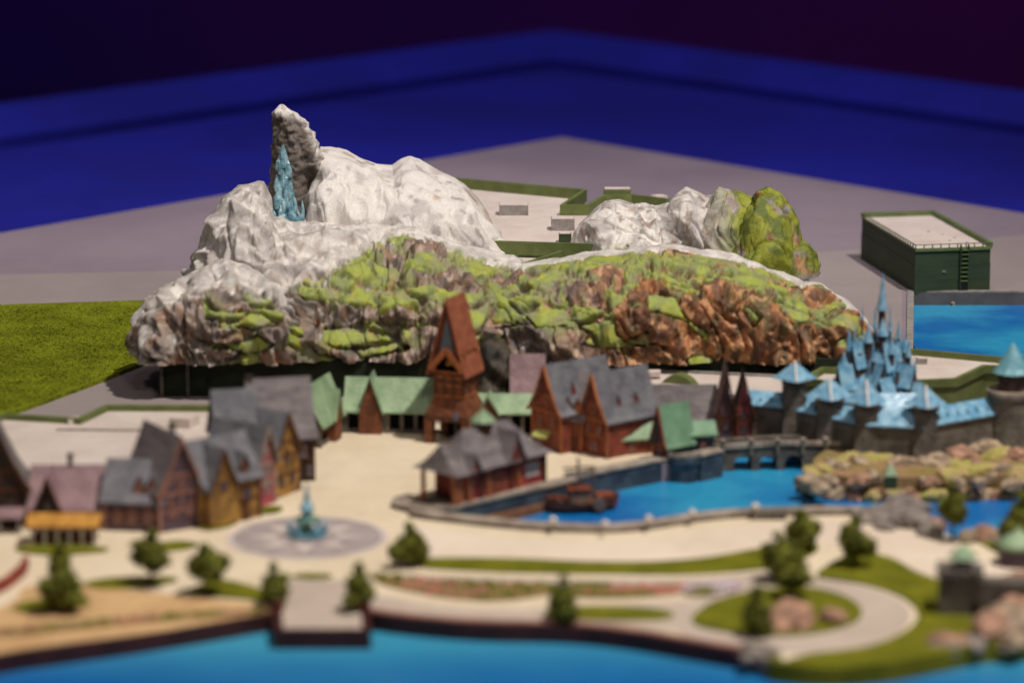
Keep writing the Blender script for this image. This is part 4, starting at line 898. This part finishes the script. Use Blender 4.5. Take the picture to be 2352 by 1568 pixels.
for cx, z_, ww in ((W*.62, 2.9, 1.6), (W*.16, 1.7, 1.0)):
    m = MB(); gable_wall(m, ww, -.3, dp*.5, h1-.1, h1+.1, h1+z_*.62, 1.2, cx); m.build("front_gable", "wall_red", pv)
    m = MB(); gable_roof(m, ww+.4, -.5, dp*.5, h1, h1+z_*.7, 1.3, .1, cx); m.build("gable_roof", "roof_grey", pv)
for fx in (.16, .47, .82, .9): window(pv, W*fx, .9, .55, .85, .18, 0, "white_paint" if fx > .5 else "timber")
MB().box(W*.38, W*.58, .12, .19, .15, 1.7).build("gate", "wall_red", pv)
# open porch at the left end
a2 = Vector(G(948, 1142, .2)); dx = (a2-a); lx = dx.x*math.cos(-yaw)-dx.y*math.sin(-yaw); ly = dx.x*math.sin(-yaw)+dx.y*math.cos(-yaw)
MB().box(lx-.2, .4, -.1, dp, 0, .12).build("porch_floor", "stone_dark", pv)
for xx, yy in ((lx, .0), (lx+1.1, .0), (lx, dp-.4), (lx+1.3, dp-.4), (-.2, .0)): MB().box(xx-.11, xx+.11, yy-.02, yy+.2, .12, h1).build("porch_post", "timber", pv)
m = MB(); hip(m, lx-.45, .9, -.4, dp+.3, h1, h1+1.75, .25, 1.5); m.build("porch_roof", "roof_grey", pv)
cx, cy = W*.5, dp*.5; zc = h1+1.7
MB().lathe([(.55, zc), (.5, zc+.9)], 8, (cx, cy)).build("cupola_drum", "timber_dark", pv)
MB().lathe([(.85, zc+.85), (.7, zc+1.05), (.35, zc+1.35), (.08, zc+1.6), (.03, zc+2.0)], 10, (cx, cy)).build("cupola_roof", "roof_mint", pv)
# lamp on plaza in front of pavilion
x, y = G(1047, 1030); t = thing("street_lamp", "dark lamp post on the plaza in front of the tower arch", "street lamp", (x, y, .08)); MB().lathe([(.14, 0), (.05, .15), (.04, 1.9)], 8).build("post", "wall_dark", t); MB().lathe([(.06, 1.9), (.2, 2.0), (.22, 2.25), (.04, 2.5)], 8).build("lantern", "window_glass", t)
# boat
x, y = G(1338, 1172, -1.2); bt = thing("sailing_boat", "brown wooden boat with stubby mast moored beside the quay", "boat", (x, y, -1.2), R(12))
n = 12; vs = []; fs = []
for i in range(n+1):
    u = -1+2*i/n; wd = 1.0*(1-abs(u)**2.6)**.6+.02; zt = .75+.35*u*u
    vs += [(u*2.5, -wd, zt), (u*2.35, -wd*.7, .25), (u*2.1, 0, 0), (u*2.35, wd*.7, .25), (u*2.5, wd, zt)]
for i in range(n):
    for j in range(4): fs.append((i*5+j, i*5+j+1, i*5+5+j+1, i*5+5+j))
bh = MB().add(vs, fs); bh.f = [f[::-1] for f in bh.f]; bh.build("hull", "boat_hull", bt)
dk = [(u*2.4/n*2-2.4, 0) for u in range(n+1)]
m = MB().prism([(-2.3+4.6*i/10, -.92*(1-abs(-1+.2*i)**2.6)**.6-.01) for i in range(11)]+[(2.3-4.6*i/10, .92*(1-abs(1-.2*i)**2.6)**.6+.01) for i in range(11)], .55, .66); m.build("deck", "dock_wood", bt)
MB().box(-.9, .35, -.5, .5, .66, 1.5).build("cabin", "boat_grey", bt); MB().box(-1.05, .5, -.62, .62, 1.5, 1.62).build("cabin_roof", "boat_hull", bt)
MB().box(.9, 2.0, -.5, .5, .66, 1.1).build("hatch", "boat_hull", bt)
MB().lathe([(.11, .6), (.08, 3.6)], 8, (-.3, 0)).build("mast", "boat_grey", bt); MB().lathe([(.1, .6), (.07, 2.9)], 8, (.7, 0)).build("mast", "boat_grey", bt)
MB().bar((-1.3, 0, 2.9), (.8, 0, 2.9), .12).build("yard", "timber_dark", bt); MB().bar((-1.2, 0, 2.5), (.7, 0, 2.55), .3).build("furled_sail", "coping", bt)
pw = MB().lathe([(.45, -.12), (.45, .12)], 14); pw.v = [(x_+.9, z_*1-1.05, y_+.65) for x_, y_, z_ in pw.v]; pw.build("wheel", "boat_grey", bt)
# ------------------------------------------------------------------ castle (plain generic one)
cz = .1
def tower4(label, px, rowb, eave, apex, wpx, m="castle_blue", rz=R(45)):
    x, y = G(px, rowb, cz); w_ = wpx*KP*y*1.02; t = thing("castle_tower", label, "tower", (x, y, cz), 0, "square castle wall towers")
    h = ZAT(eave, y)-cz; ha = ZAT(apex, y+w_/2)-cz; r = w_*.36
    MB().lathe([(r*1.12*1.41, 0), (r*1.41, h*.35), (r*1.41, h+.1)], 4, (0, w_/2), rot=rz).build("shaft", "stone_dark", t)
    MB().lathe([(r*1.15*1.41, h-.25), (r*1.15*1.41, h+.02)], 4, (0, w_/2), rot=rz).build("corbel", "castle_brown", t)
    m_ = MB().lathe([(r*1.41*1.42, h), (r*1.41*.95, h+(ha-h)*.28), (r*1.41*.42, h+(ha-h)*.68), (.02, ha)], 4, (0, w_/2), rot=R(-90)); m_.build("roof", m, t)
    rr_ = r*2.0; MB().bar((0, w_/2-rr_, h+.02), (0, w_/2-rr_*.67, h+(ha-h)*.29), .13).bar((0, w_/2-rr_*.67, h+(ha-h)*.29), (0, w_/2-rr_*.3, h+(ha-h)*.69), .13).bar((0, w_/2-rr_*.3, h+(ha-h)*.69), (0, w_/2-.02, ha), .12).build("ridge_highlight", "white_paint", t)  # painted highlight: white bars stand in for light on the front ridge
    return (x, y+w_/2, h)
T = [tower4("castle wall tower with low blue pyramid roof nearest the village", 1826, 1018, 876, 829, 74), tower4("blue roofed castle wall tower, second from the village", 1906, 1034, 918, 866, 80), tower4("blue roofed castle wall tower standing directly below the tall spire", 1990, 1050, 930, 872, 72), tower4("blue roofed castle wall tower with bright front ridge beside the sloping wall", 2126, 1056, 936, 884, 72)]
def curtain(label, A, B, ztop, zroof, m="stone_dark", n=5):
    a = Vector(A[:2]); b = Vector(B[:2]); W = (b-a).length; yaw = math.atan2((b-a).y, (b-a).x)
    t = thing("castle_wall", label, "castle wall", (a.x, a.y, cz), yaw)
    MB().box(0, W, 0, .8, 0, ztop).build("wall", m, t); MB().box(0, W, -.14, .05, ztop-.15, ztop+.02).build("cornice", "coping", t)
    MB().add([(0, -.2, ztop), (W, -.2, ztop), (W, .9, zroof), (0, .9, zroof), (0, -.2, ztop-.1), (W, -.2, ztop-.1), (W, .9, ztop-.1), (0, .9, ztop-.1)], [(0, 1, 2, 3), (7, 6, 5, 4), (0, 4, 5, 1), (1, 5, 6, 2), (2, 6, 7, 3), (3, 7, 4, 0)]).build("lean_roof", "castle_blue", t)
    for i in range(n):
        x = W*(i+.5)/n; k = .35; yy = -.2+1.1*.4; zq = ztop+(zroof-ztop)*.4
        MB().add([(x-.1, yy-.15, zq-.05), (x+.1, yy-.15, zq-.05), (x, yy-.15, zq+.22), (x, yy+.4, zq+.22)], [(0, 1, 2), (0, 2, 3), (2, 1, 3)]).build("dormer", "castle_blue", t)
pL = G(1712, 1000, cz); pR = G(2300, 1020, cz); t1, t2, t3, t4 = T
curtain("castle wall section between the rose gable house and the first tower", pL, t1, 2.3, 3.1, n=5)
curtain("castle wall section between the first and second towers", (t1[0], t1[1]-.5), (t2[0], t2[1]-.6), 2.3, 3.1, n=2)
curtain("castle wall section between the second and third towers", (t2[0], t2[1]-.5), (t3[0], t3[1]-.6), 2.2, 3.0, n=2)
curtain("castle wall section right of the tower below the spire", (t3[0], t3[1]-.6), (t4[0], t4[1]-.6), 2.2, 3.3, n=3)
curtain("long sloping castle wall section leading to the round tower", (t4[0], t4[1]-.6), pR, 2.3, 3.2, "stone_wall", n=8)
# inner wall roofs
x, y = G(2060, 1015, cz); t = thing("inner_hall", "blue roofed hall just inside the castle wall", "hall", (x, y, cz))
MB().box(-1.7, 1.7, 0, 1.6, 0, 2.5).build("wall", "castle_brown", t); m = MB(); gable_roof(m, 2.1, -1.8, 1.8, 2.4, 3.3, 1.0, .1); m.v = [(q, p+.8, r) for p, q, r in m.v]; m.f = [f[::-1] for f in m.f]; m.build("roof", "castle_blue", t)
# round tower
x, y = G(2328, 1030, cz); t = thing("round_tower", "stout round stone tower with pale teal cone roof at the right edge", "tower", (x, y+1.6, cz))
h = ZAT(905, y+1.6)-cz; h2 = ZAT(850, y+1.6)-cz; h3 = ZAT(786, y+1.6)-cz
MB().lathe([(1.75, 0), (1.6, h*.4), (1.55, h-.3), (1.7, h-.1), (1.7, h+.1)], 28).build("drum", "stone_wall", t, smooth=False)
MB().lathe([(1.72, h+.1), (1.72, h+.35), (1.5, h+.35)], 28).build("rim", "coping", t)
MB().lathe([(.95, h+.1), (.95, h2)], 10).build("lantern_wall", "castle_brown", t)
for k in range(5): a_ = math.pi+.3+k*.6; MB().box(.95*math.cos(a_)-.1, .95*math.cos(a_)+.1, .95*math.sin(a_)-.08, .95*math.sin(a_)+.08, h+.4, h2).build("lantern_post", "castle_brown", t)
MB().lathe([(1.35, h2-.12), (1.05, h2+.3), (.6, h2+(h3-h2)*.55), (.02, h3)], 12).build("roof", "castle_mint", t)
# central keep: a generic cluster of slim roofs
Yk = 221.0; x = XAT(2020, Yk); kp = thing("castle_keep", "tight cluster of pale blue spires and steep roofs around a tall central spire", "castle", (x, Yk, cz))
zk = lambda row, yo=0: ZAT(row, Yk+yo)-cz
xk = lambda px: XAT(px, Yk)-x
MB().box(xk(1925), xk(2105), 0, 3.0, 0, zk(890)).build("base_block", "castle_brown", kp)
MB().box(xk(1960), xk(2080), .4, 2.6, zk(890), zk(835)).build("middle_block", "castle_brown", kp)
MB().box(xk(1990), xk(2062), .8, 2.2, zk(835), zk(790)).build("upper_block", "castle_brown", kp)
def spire(px, rb, re, ra, wpx, yy=0, m="castle_blue", n=8):
    r = wpx*KP*Yk/2; c = (xk(px), yy)
    MB().lathe([(r*.62, zk(rb)), (r*.62, zk(re)), (r*.8, zk(re)+.05)], n, c).build("turret", "castle_brown", kp)
    MB().lathe([(r, zk(re)), (r*.55, zk(re)+(zk(ra)-zk(re))*.4), (r*.2, zk(re)+(zk(ra)-zk(re))*.8), (.012, zk(ra))], n, c).build("spire_roof", m, kp)
for a_ in ((2030, 800, 722, 634, 26, 1.5), (2030, 830, 775, 735, 30, .8), (1997, 830, 790, 740, 22, .6), (1953, 870, 810, 752, 18, .8), (1973, 860, 812, 775, 22, .4), (2068, 850, 785, 742, 14, 1.2), (2091, 880, 825, 785, 16, .8), (1940, 880, 845, 805, 26, .2), (2050, 850, 815, 770, 22, .4), (1985, 780, 745, 708, 9, 1.6), (2013, 800, 765, 700, 12, 1.0), (2047, 800, 768, 706, 12, 1.0), (1966, 830, 795, 742, 10, .9), (2080, 850, 815, 762, 10, .8), (2006, 860, 828, 780, 13, -.1), (2062, 880, 850, 806, 13, -.3), (2104, 890, 856, 815, 11, .3), (1928, 895, 866, 826, 11, -.1)):
    spire(*a_)
def steep(px, re, ra, wpx, d, yy, rz, m="castle_blue"):
    w_ = wpx*KP*Yk*.8; b = MB(); gable_roof(b, w_, -d/2, d/2, zk(re), zk(ra), 1.15, .08)
    ca, sa = math.cos(rz), math.sin(rz); b.v = [(p*ca-q*sa+xk(px), p*sa+q*ca+yy, r) for p, q, r in b.v]; b.build("steep_roof", m, kp)
    b = MB(); gable_wall(b, w_*.84, -d/2+.08, d/2-.08, zk(re)-.7, zk(re), zk(ra)-.1, 1.15); b.v = [(p*ca-q*sa+xk(px), p*sa+q*ca+yy, r) for p, q, r in b.v]; b.build("gable_wall", "castle_brown", kp)
for a_ in ((2015, 835, 775, 52, 2.0, 1.2, R(60)), (1985, 845, 788, 46, 2.2, .8, R(-50)), (2062, 855, 790, 50, 2.2, .9, R(-62)), (2075, 885, 835, 48, 2.0, 0, R(50)), (1955, 890, 835, 52, 2.2, 0, R(-60)), (2012, 880, 830, 44, 1.6, -.1, R(35)), (2035, 905, 862, 50, 1.8, -.6, R(-40)), (1940, 915, 875, 46, 1.8, -.5, R(-70)), (2095, 905, 872, 42, 1.6, -.5, R(65))):
    steep(*a_)
# ------------------------------------------------------------------ rocks
def boulder_mesh(seed, m, flat=.75):
    import bmesh
    bm = bmesh.new(); bmesh.ops.create_icosphere(bm, subdivisions=3, radius=1)
    so = Vector((seed*5.1, seed*2.3, seed))
    for v in bm.verts:
        d = 1+.42*noise.noise(v.co*1.0+so)+.3*(.5-abs(noise.noise(v.co*1.9+so))*1.6)+.1*fbm(v.co*4+so, 2)
        v.co = Vector((v.co.x*d, v.co.y*d, v.co.z*d*flat))*U
    me = bpy.data.meshes.new("boulder"); bm.to_mesh(me); bm.free()
    me.polygons.foreach_set('use_smooth', [False]*len(me.polygons)); me.materials.append(M_(m)); return me
BM = {m: [boulder_mesh(i+hash_, m) for i in range(3)] for hash_, m in enumerate(("rock_tan", "rock_pink", "rock_moss", "rock_grey", "rock_black"))}
def put_boulder(parent, off_, px, py, r, m, z=0.0, sx=1.25, name="boulder", dz=.25):
    x, y = G(px, py, z); me = rnd.choice(BM[m])
    return link(name, me, parent, (x-off_[0], y-off_[1], z-off_[2]+r*dz), (rnd.uniform(-.3, .3), rnd.uniform(-.3, .3), rnd.uniform(0, 6.28)), (r*sx, r, r*rnd.uniform(.8, 1.1)))
# islet
ix, iy = G(2080, 1110, -1.2); isl = thing("rocky_islet", "rocky islet of tan and mossy boulders below the castle walls", "islet", (ix, iy, -1.2)); io = (ix, iy, -1.2)
core = GL(smooth_line([(1868, 1118), (1950, 1140), (2100, 1140), (2250, 1135), (2420, 1130), (2420, 1070), (2300, 1045), (2150, 1062), (1980, 1062), (1890, 1080)], 4, True), -1.2)
MB().prism([(a-ix, b-iy) for a, b in core], 0, 1.35).build("earth_core", "earth_brown", isl)
for k in range(30):
    t = k/29; put_boulder(isl, io, 1855+t*520, 1128+rnd.uniform(-4, 10)+14*math.sin(t*3), rnd.uniform(.45, .75), rnd.choice(("rock_tan", "rock_pink", "rock_moss")), -1.2, 1.3)
for k in range(22):
    t = k/21; put_boulder(isl, io, 1885+t*460, 1078+rnd.uniform(-6, 8)-12*math.sin(t*5), rnd.uniform(.5, .8), rnd.choice(("rock_tan", "rock_tan", "rock_moss", "rock_moss")), -.1, 1.4)
for k in range(26): put_boulder(isl, io, rnd.uniform(1880, 2370), rnd.uniform(1085, 1118), rnd.uniform(.35, .65), rnd.choice(("rock_tan", "rock_pink", "rock_moss", "rock_tan")), rnd.uniform(-.5, .0), 1.3)
for px, py, r in ((1858, 1112, .8), (1868, 1096, .7), (1880, 1125, .7), (2160, 1070, .9), (2210, 1060, 1.0), (2260, 1045, 1.1), (2240, 1085, .9), (2290, 1055, .9), (2330, 1060, 1.0), (2180, 1105, .8)): put_boulder(isl, io, px, py, r, rnd.choice(("rock_tan", "rock_moss", "rock_pink")), -.2, 1.2)
for px, py, r in ((1925, 1128, .6), (1940, 1134, .55), (2140, 1126, .8), (2170, 1118, .9), (2200, 1112, .9)): put_boulder(isl, io, px, py, r, "rock_black", -1.0, 1.3)
# small mint kiosk on the islet
x, y = G(2045, 1120, -.3); t = thing("mint_kiosk", "small mint green kiosk among the islet boulders", "kiosk", (x, y, -.3)); MB().box(-.4, .4, -.4, .4, 0, .95).build("wall", "hut_green", t); MB().lathe([(.62, .9), (.4, 1.2), (.03, 1.6)], 4, rot=R(45)).build("roof", "roof_mint", t)
def rocks(label, lst, cat="rocks", z=0.1, m=("rock_grey",)):
    px, py, _ = lst[0]; x, y = G(px, py, z); t = thing("rock_pile", label, cat, (x, y, z))
    for a_ in lst: put_boulder(t, (x, y, z), *a_, rnd.choice(m), z, 1.3)
rocks("grey grotto rocks at the end of the lagoon wall", [(2060, 1205, 1.0), (2010, 1196, .8), (2100, 1205, 1.1), (2040, 1185, .8), (2130, 1225, .8), (2090, 1175, .9), (2060, 1165, .7), (2030, 1215, .5), (1985, 1190, .5)], m=("rock_grey",))
rocks("tan boulder leaning on the grey grotto rocks", [(2142, 1216, .8), (2128, 1200, .6)], m=("rock_pink",))
rocks("pink rocks on the promenade edge by the right border", [(2230, 1240, .7), (2265, 1238, .8), (2290, 1246, .7), (2310, 1262, .6)], m=("rock_pink", "rock_tan"))
rocks("big rust pink boulder on the round lawn", [(1812, 1440, 1.15), (1790, 1428, .7), (1845, 1445, .6), (1830, 1420, .8)], m=("rock_pink",))
rocks("smaller rust pink boulder on the right of the round lawn", [(1918, 1426, .75)], m=("rock_pink",))
rocks("low grey and rose rocks where the right sea wall ends", [(1740, 1508, .8), (1705, 1504, .5), (1775, 1514, .6), (1720, 1520, .5), (1760, 1526, .5)], m=("rock_pink", "rock_grey"), z=-.3)
rocks("flat brown rocks on the grass shore at the lower right", [(2170, 1488, .9), (2210, 1486, .8), (2240, 1490, .7), (2150, 1496, .5), (2190, 1498, .6)], m=("rock_grey", "rock_pink"), z=-.2)
rocks("tall pale pink rocks under the dark gatehouse at the right border", [(2290, 1465, 1.2), (2330, 1462, 1.4), (2300, 1440, 1.2), (2345, 1435, 1.3), (2370, 1455, 1.3), (2320, 1480, .8), (2275, 1445, .9)], m=("rock_pink", "rock_tan"), z=0)
rocks("rose rocks beside the dark wall at the right border", [(2345, 1352, .9), (2375, 1358, 1.0), (2310, 1340, .5)], m=("rock_pink",), z=.1)
# gatehouse
x, y = G(2208, 1420); gh = thing("gatehouse", "dark stone gatehouse with mint cupola on the grassy bank", "gatehouse", (x, y, .1), R(-8)); zg = lambda r: ZAT(r, y)-.1
MB().box(-1.35, 1.0, 0, 2.2, 0, zg(1325)).build("wall", "stone_dark", gh)
MB().box(-1.5, 1.15, -.12, 2.3, zg(1325), zg(1314)).build("cornice", "stone_wall", gh)
for i in range(5): MB().box(-1.45+i*.6, -1.2+i*.6, -.1, .1, zg(1314), zg(1304)).build("merlon", "stone_dark", gh)
MB().box(-.5, .5, .6, 1.6, zg(1314), zg(1288)).build("turret", "wall_purple", gh)
MB().lathe([(.85, zg(1290)), (.75, zg(1284)), (.45, zg(1272)), (.1, zg(1264)), (.03, zg(1245))], 12, (0, 1.1)).build("cupola", "roof_mint", gh)
MB().box(1.0, 6, .6, 1.9, 0, zg(1340)).build("side_wall", "stone_dark", gh)
MB().box(.55, .95, -.03, .05, 0, 1.0).build("doorway", "void_dark", gh)
x, y = G(2338, 1298); t = thing("domed_kiosk", "round dark kiosk with pale mint dome at the right border", "kiosk", (x, y, .1)); MB().lathe([(1.2, 0), (1.2, 1.1)], 14).build("wall", "wall_purple", t); MB().lathe([(1.4, 1.1), (1.25, 1.35), (.8, 1.75), (.2, 2.0), (.04, 2.3)], 16).build("dome", "roof_mint", t, smooth=True)
# ------------------------------------------------------------------ fountain and mosaic
fx, fy = G(706, 1238); fs_ = thing("mosaic_circle", "round grey and white star mosaic set in the plaza", "mosaic", (fx, fy, .09))
ry = abs(G(706, 1196)[1]-G(706, 1290)[1])/2; rx = 5.0
def disc(r, z0, z1, n=48, k=None): return MB().prism([((r if not k or i % 2 == 0 else r*k)*math.cos(2*math.pi*i/n), (r if not k or i % 2 == 0 else r*k)*math.sin(2*math.pi*i/n)) for i in range(n)], z0, z1)
disc(5.0, 0, .05).build("outer_ring", "mosaic_white", fs_); disc(4.6, .05, .08).build("field", "mosaic_grey", fs_); disc(3.6, .08, .11, 16, .5).build("star", "mosaic_white", fs_); disc(1.9, .11, .14).build("inner_ring", "mosaic_grey", fs_)
ft = thing("fountain", "small tiered teal fountain on the star mosaic", "fountain", (fx, fy, .23))
MB().lathe([(1.15, 0), (1.2, .25), (1.05, .3), (1.0, .2)], 16).build("basin", "fountain_teal", ft)
MB().lathe([(.35, .2), (.25, .8), (.8, 1.0), (.85, 1.1), (.3, 1.15)], 14).build("lower_bowl", "fountain_green", ft)
MB().lathe([(.3, 1.1), (.38, 1.7), (.5, 1.75), (.2, 2.2), (.12, 2.8), (.03, 3.4)], 12).build("spire", "fountain_teal", ft)
for k in range(6):
    a_ = k*math.pi/3; MB().lathe([(.18, .3), (.12, .6), (.2, .7), (.03, .95)], 8, (1.1*math.cos(a_), 1.1*math.sin(a_))).build("figure", "fountain_teal", ft)
# ------------------------------------------------------------------ flower beds
def bed(label, pts, m="flowers", seed=0):
    w_ = GL(smooth_line(pts, 4, True)); c = (sum(p[0] for p in w_)/len(w_), sum(p[1] for p in w_)/len(w_))
    t = MB().prism(w_, .1, .19)
    o = t.build("flower_bed", "earth_brown"); tag(o, label, "flower bed")
    lo = [min(p[i] for p in w_) for i in (0, 1)]; hi = [max(p[i] for p in w_) for i in (0, 1)]
    b = MB(); b2 = MB(); n = 0
    def inside(x, y):
        r = False; j = len(w_)-1
        for i in range(len(w_)):
            if (w_[i][1] > y) != (w_[j][1] > y) and x < (w_[j][0]-w_[i][0])*(y-w_[i][1])/(w_[j][1]-w_[i][1])+w_[i][0]: r = not r
            j = i
        return r
    rr = random.Random(seed)
    while n < 700:
        x, y = rr.uniform(lo[0], hi[0]), rr.uniform(lo[1], hi[1]); n += 1
        if not inside(x, y): continue
        s = rr.uniform(.07, .16); (b if fbm(Vector((x, y, seed))*.45, 3)+rr.uniform(-.2, .2) > -.05 else b2).lathe([(s, .17), (s*.9, .17+s), (.02, .17+s*1.5)], 5, (x, y), rot=rr.random())
    if b.v: tag(b.build("blossoms", m, o), kind='stuff')
    if b2.v: tag(b2.build("foliage", "leaf", o), kind='stuff')
bed("long pink flower bed curving right of the pier", [(862, 1325), (1000, 1336), (1150, 1342), (1270, 1346), (1270, 1366), (1150, 1384), (1050, 1380), (950, 1364), (880, 1346)], seed=1)
bed("faded pink flower bed right of the middle tree", [(1310, 1346), (1450, 1350), (1560, 1350), (1560, 1366), (1450, 1376), (1320, 1374)], seed=2)
bed("small white flower bed at the right end of the pink beds", [(1575, 1352), (1680, 1346), (1700, 1356), (1650, 1372), (1580, 1372)], "flowers_white", 3)
bed("thin faded flower strip along the sandy bank", [(0, 1452), (200, 1432), (400, 1416), (560, 1406), (600, 1412), (400, 1430), (200, 1448), (0, 1468)], seed=4)
# ------------------------------------------------------------------ trees
def crown_mesh(seed, kind):
    r = random.Random(seed); b = MB(); lumps = []
    for k in range(11):
        h = r.uniform(.12, .95); lim = .34*math.sin(math.pi*min(1, max(.08, h))**.75) if kind == 'oval' else .34*(1.06-h)**.8
        a = r.uniform(0, 6.28); d = lim*r.uniform(.2, .7); lumps.append((d*math.cos(a), d*math.sin(a), h, max(.07, lim*r.uniform(.45, .75))))
    lumps.append((0, 0, .5, .24)); lumps.append((0, 0, .3, .24))
    for i in range(1500):
        x, y, z, q = lumps[r.randrange(len(lumps))]
        v = Vector((r.gauss(0, 1), r.gauss(0, 1), r.gauss(0, 1))).normalized()*q*r.uniform(.75, 1.08)
        p = Vector((x, y, z))+v; s = r.uniform(.018, .04)
        u = Vector((r.gauss(0, 1), r.gauss(0, 1), r.gauss(0, 1))).normalized(); w_ = u.cross(v.normalized()+u*.01)
        if w_.length < 1e-3: continue
        w_.normalize(); b.add([p-u*s-w_*s*.6, p+u*s-w_*s*.6, p+u*s*.6+w_*s, p-u*s*.6+w_*s], [(0, 1, 2, 3)])
    me = b.mesh("crown", "leaf")
    import bmesh
    bm = bmesh.new()
    for x, y, z, q in lumps:
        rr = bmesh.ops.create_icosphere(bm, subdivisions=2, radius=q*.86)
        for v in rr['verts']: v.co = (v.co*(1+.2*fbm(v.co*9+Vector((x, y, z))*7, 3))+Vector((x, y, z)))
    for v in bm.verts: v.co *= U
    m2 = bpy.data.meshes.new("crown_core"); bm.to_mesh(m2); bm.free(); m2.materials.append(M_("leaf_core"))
    return me, m2
CR = {k: [crown_mesh(s+i*7, k) for i in range(3)] for s, k in enumerate(("oval", "cone"))}
TRK = MB()
TRK.lathe([(.07, 0), (.045, .15), (.035, .6), (.015, 1.1)], 7)
for a_ in range(4):
    TRK.bar((0, 0, .35+.1*a_), (.16*math.cos(a_*1.7), .16*math.sin(a_*1.7), .6+.12*a_), .025)
TRK = TRK.mesh("trunk", "trunk")
def tree(label, px, base, top, wpx, kind="oval", stem=.15, cat="tree"):
    x, y = G(px, base, .2); Hh = ZAT(top-6, y)-.2; Wd = wpx*KP*y*1.32
    t = thing("tree", label, cat, (x, y, .2), rnd.uniform(0, 6), "small model trees")
    ch = Hh*(1-stem); a_, b_ = rnd.choice(CR[kind])
    sc = (Wd/.66, Wd/.66, ch/1.04)
    link("trunk", TRK, t, (0, 0, 0), (0, 0, 0), (Hh*.6, Hh*.6, Hh*.7))
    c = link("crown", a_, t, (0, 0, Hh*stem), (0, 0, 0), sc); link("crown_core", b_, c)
tree("dark olive tree on the grass strip left of centre with bare trunk showing", 346, 1340, 1218, 84, stem=.22)
tree("round olive tree right of the bare trunk tree near the sandy bank", 470, 1362, 1248, 86, stem=.2)
tree("large bushy dark tree at the lower left", 150, 1400, 1290, 92, stem=.03)
tree("pointed tree standing close behind the large lower left tree", 138, 1330, 1248, 62, "cone", stem=.05)
tree("small olive tree left of the pier", 634, 1388, 1294, 72, stem=.1)
tree("small conical tree right of the pier", 824, 1398, 1292, 68, "cone", stem=.12)
tree("dense tree below the tip of the lagoon quay", 940, 1296, 1200, 72, stem=.04)
tree("conical tree beside the pink flower beds", 1291, 1420, 1322, 74, "cone", stem=.04)
tree("dark tree on the round lawn left of the boulder", 1736, 1458, 1345, 78, "cone", stem=.03)
tree("tallest tree of the cluster at the promenade fork", 1836, 1262, 1170, 72, stem=.06)
tree("wide tree in the middle of the cluster at the promenade fork", 1786, 1330, 1222, 82, stem=.08)
tree("lower right tree of the cluster, its trunk on the ring path", 1822, 1372, 1268, 76, stem=.15)
tree("dark tree at the head of the stepped path", 1960, 1298, 1182, 68, stem=.04)
tree("slender tree standing before the lagoon on a thin trunk", 2187, 1238, 1108, 56, stem=.25)
tree("large dark tree cut by the right picture edge", 2345, 1255, 1128, 90, stem=.05)
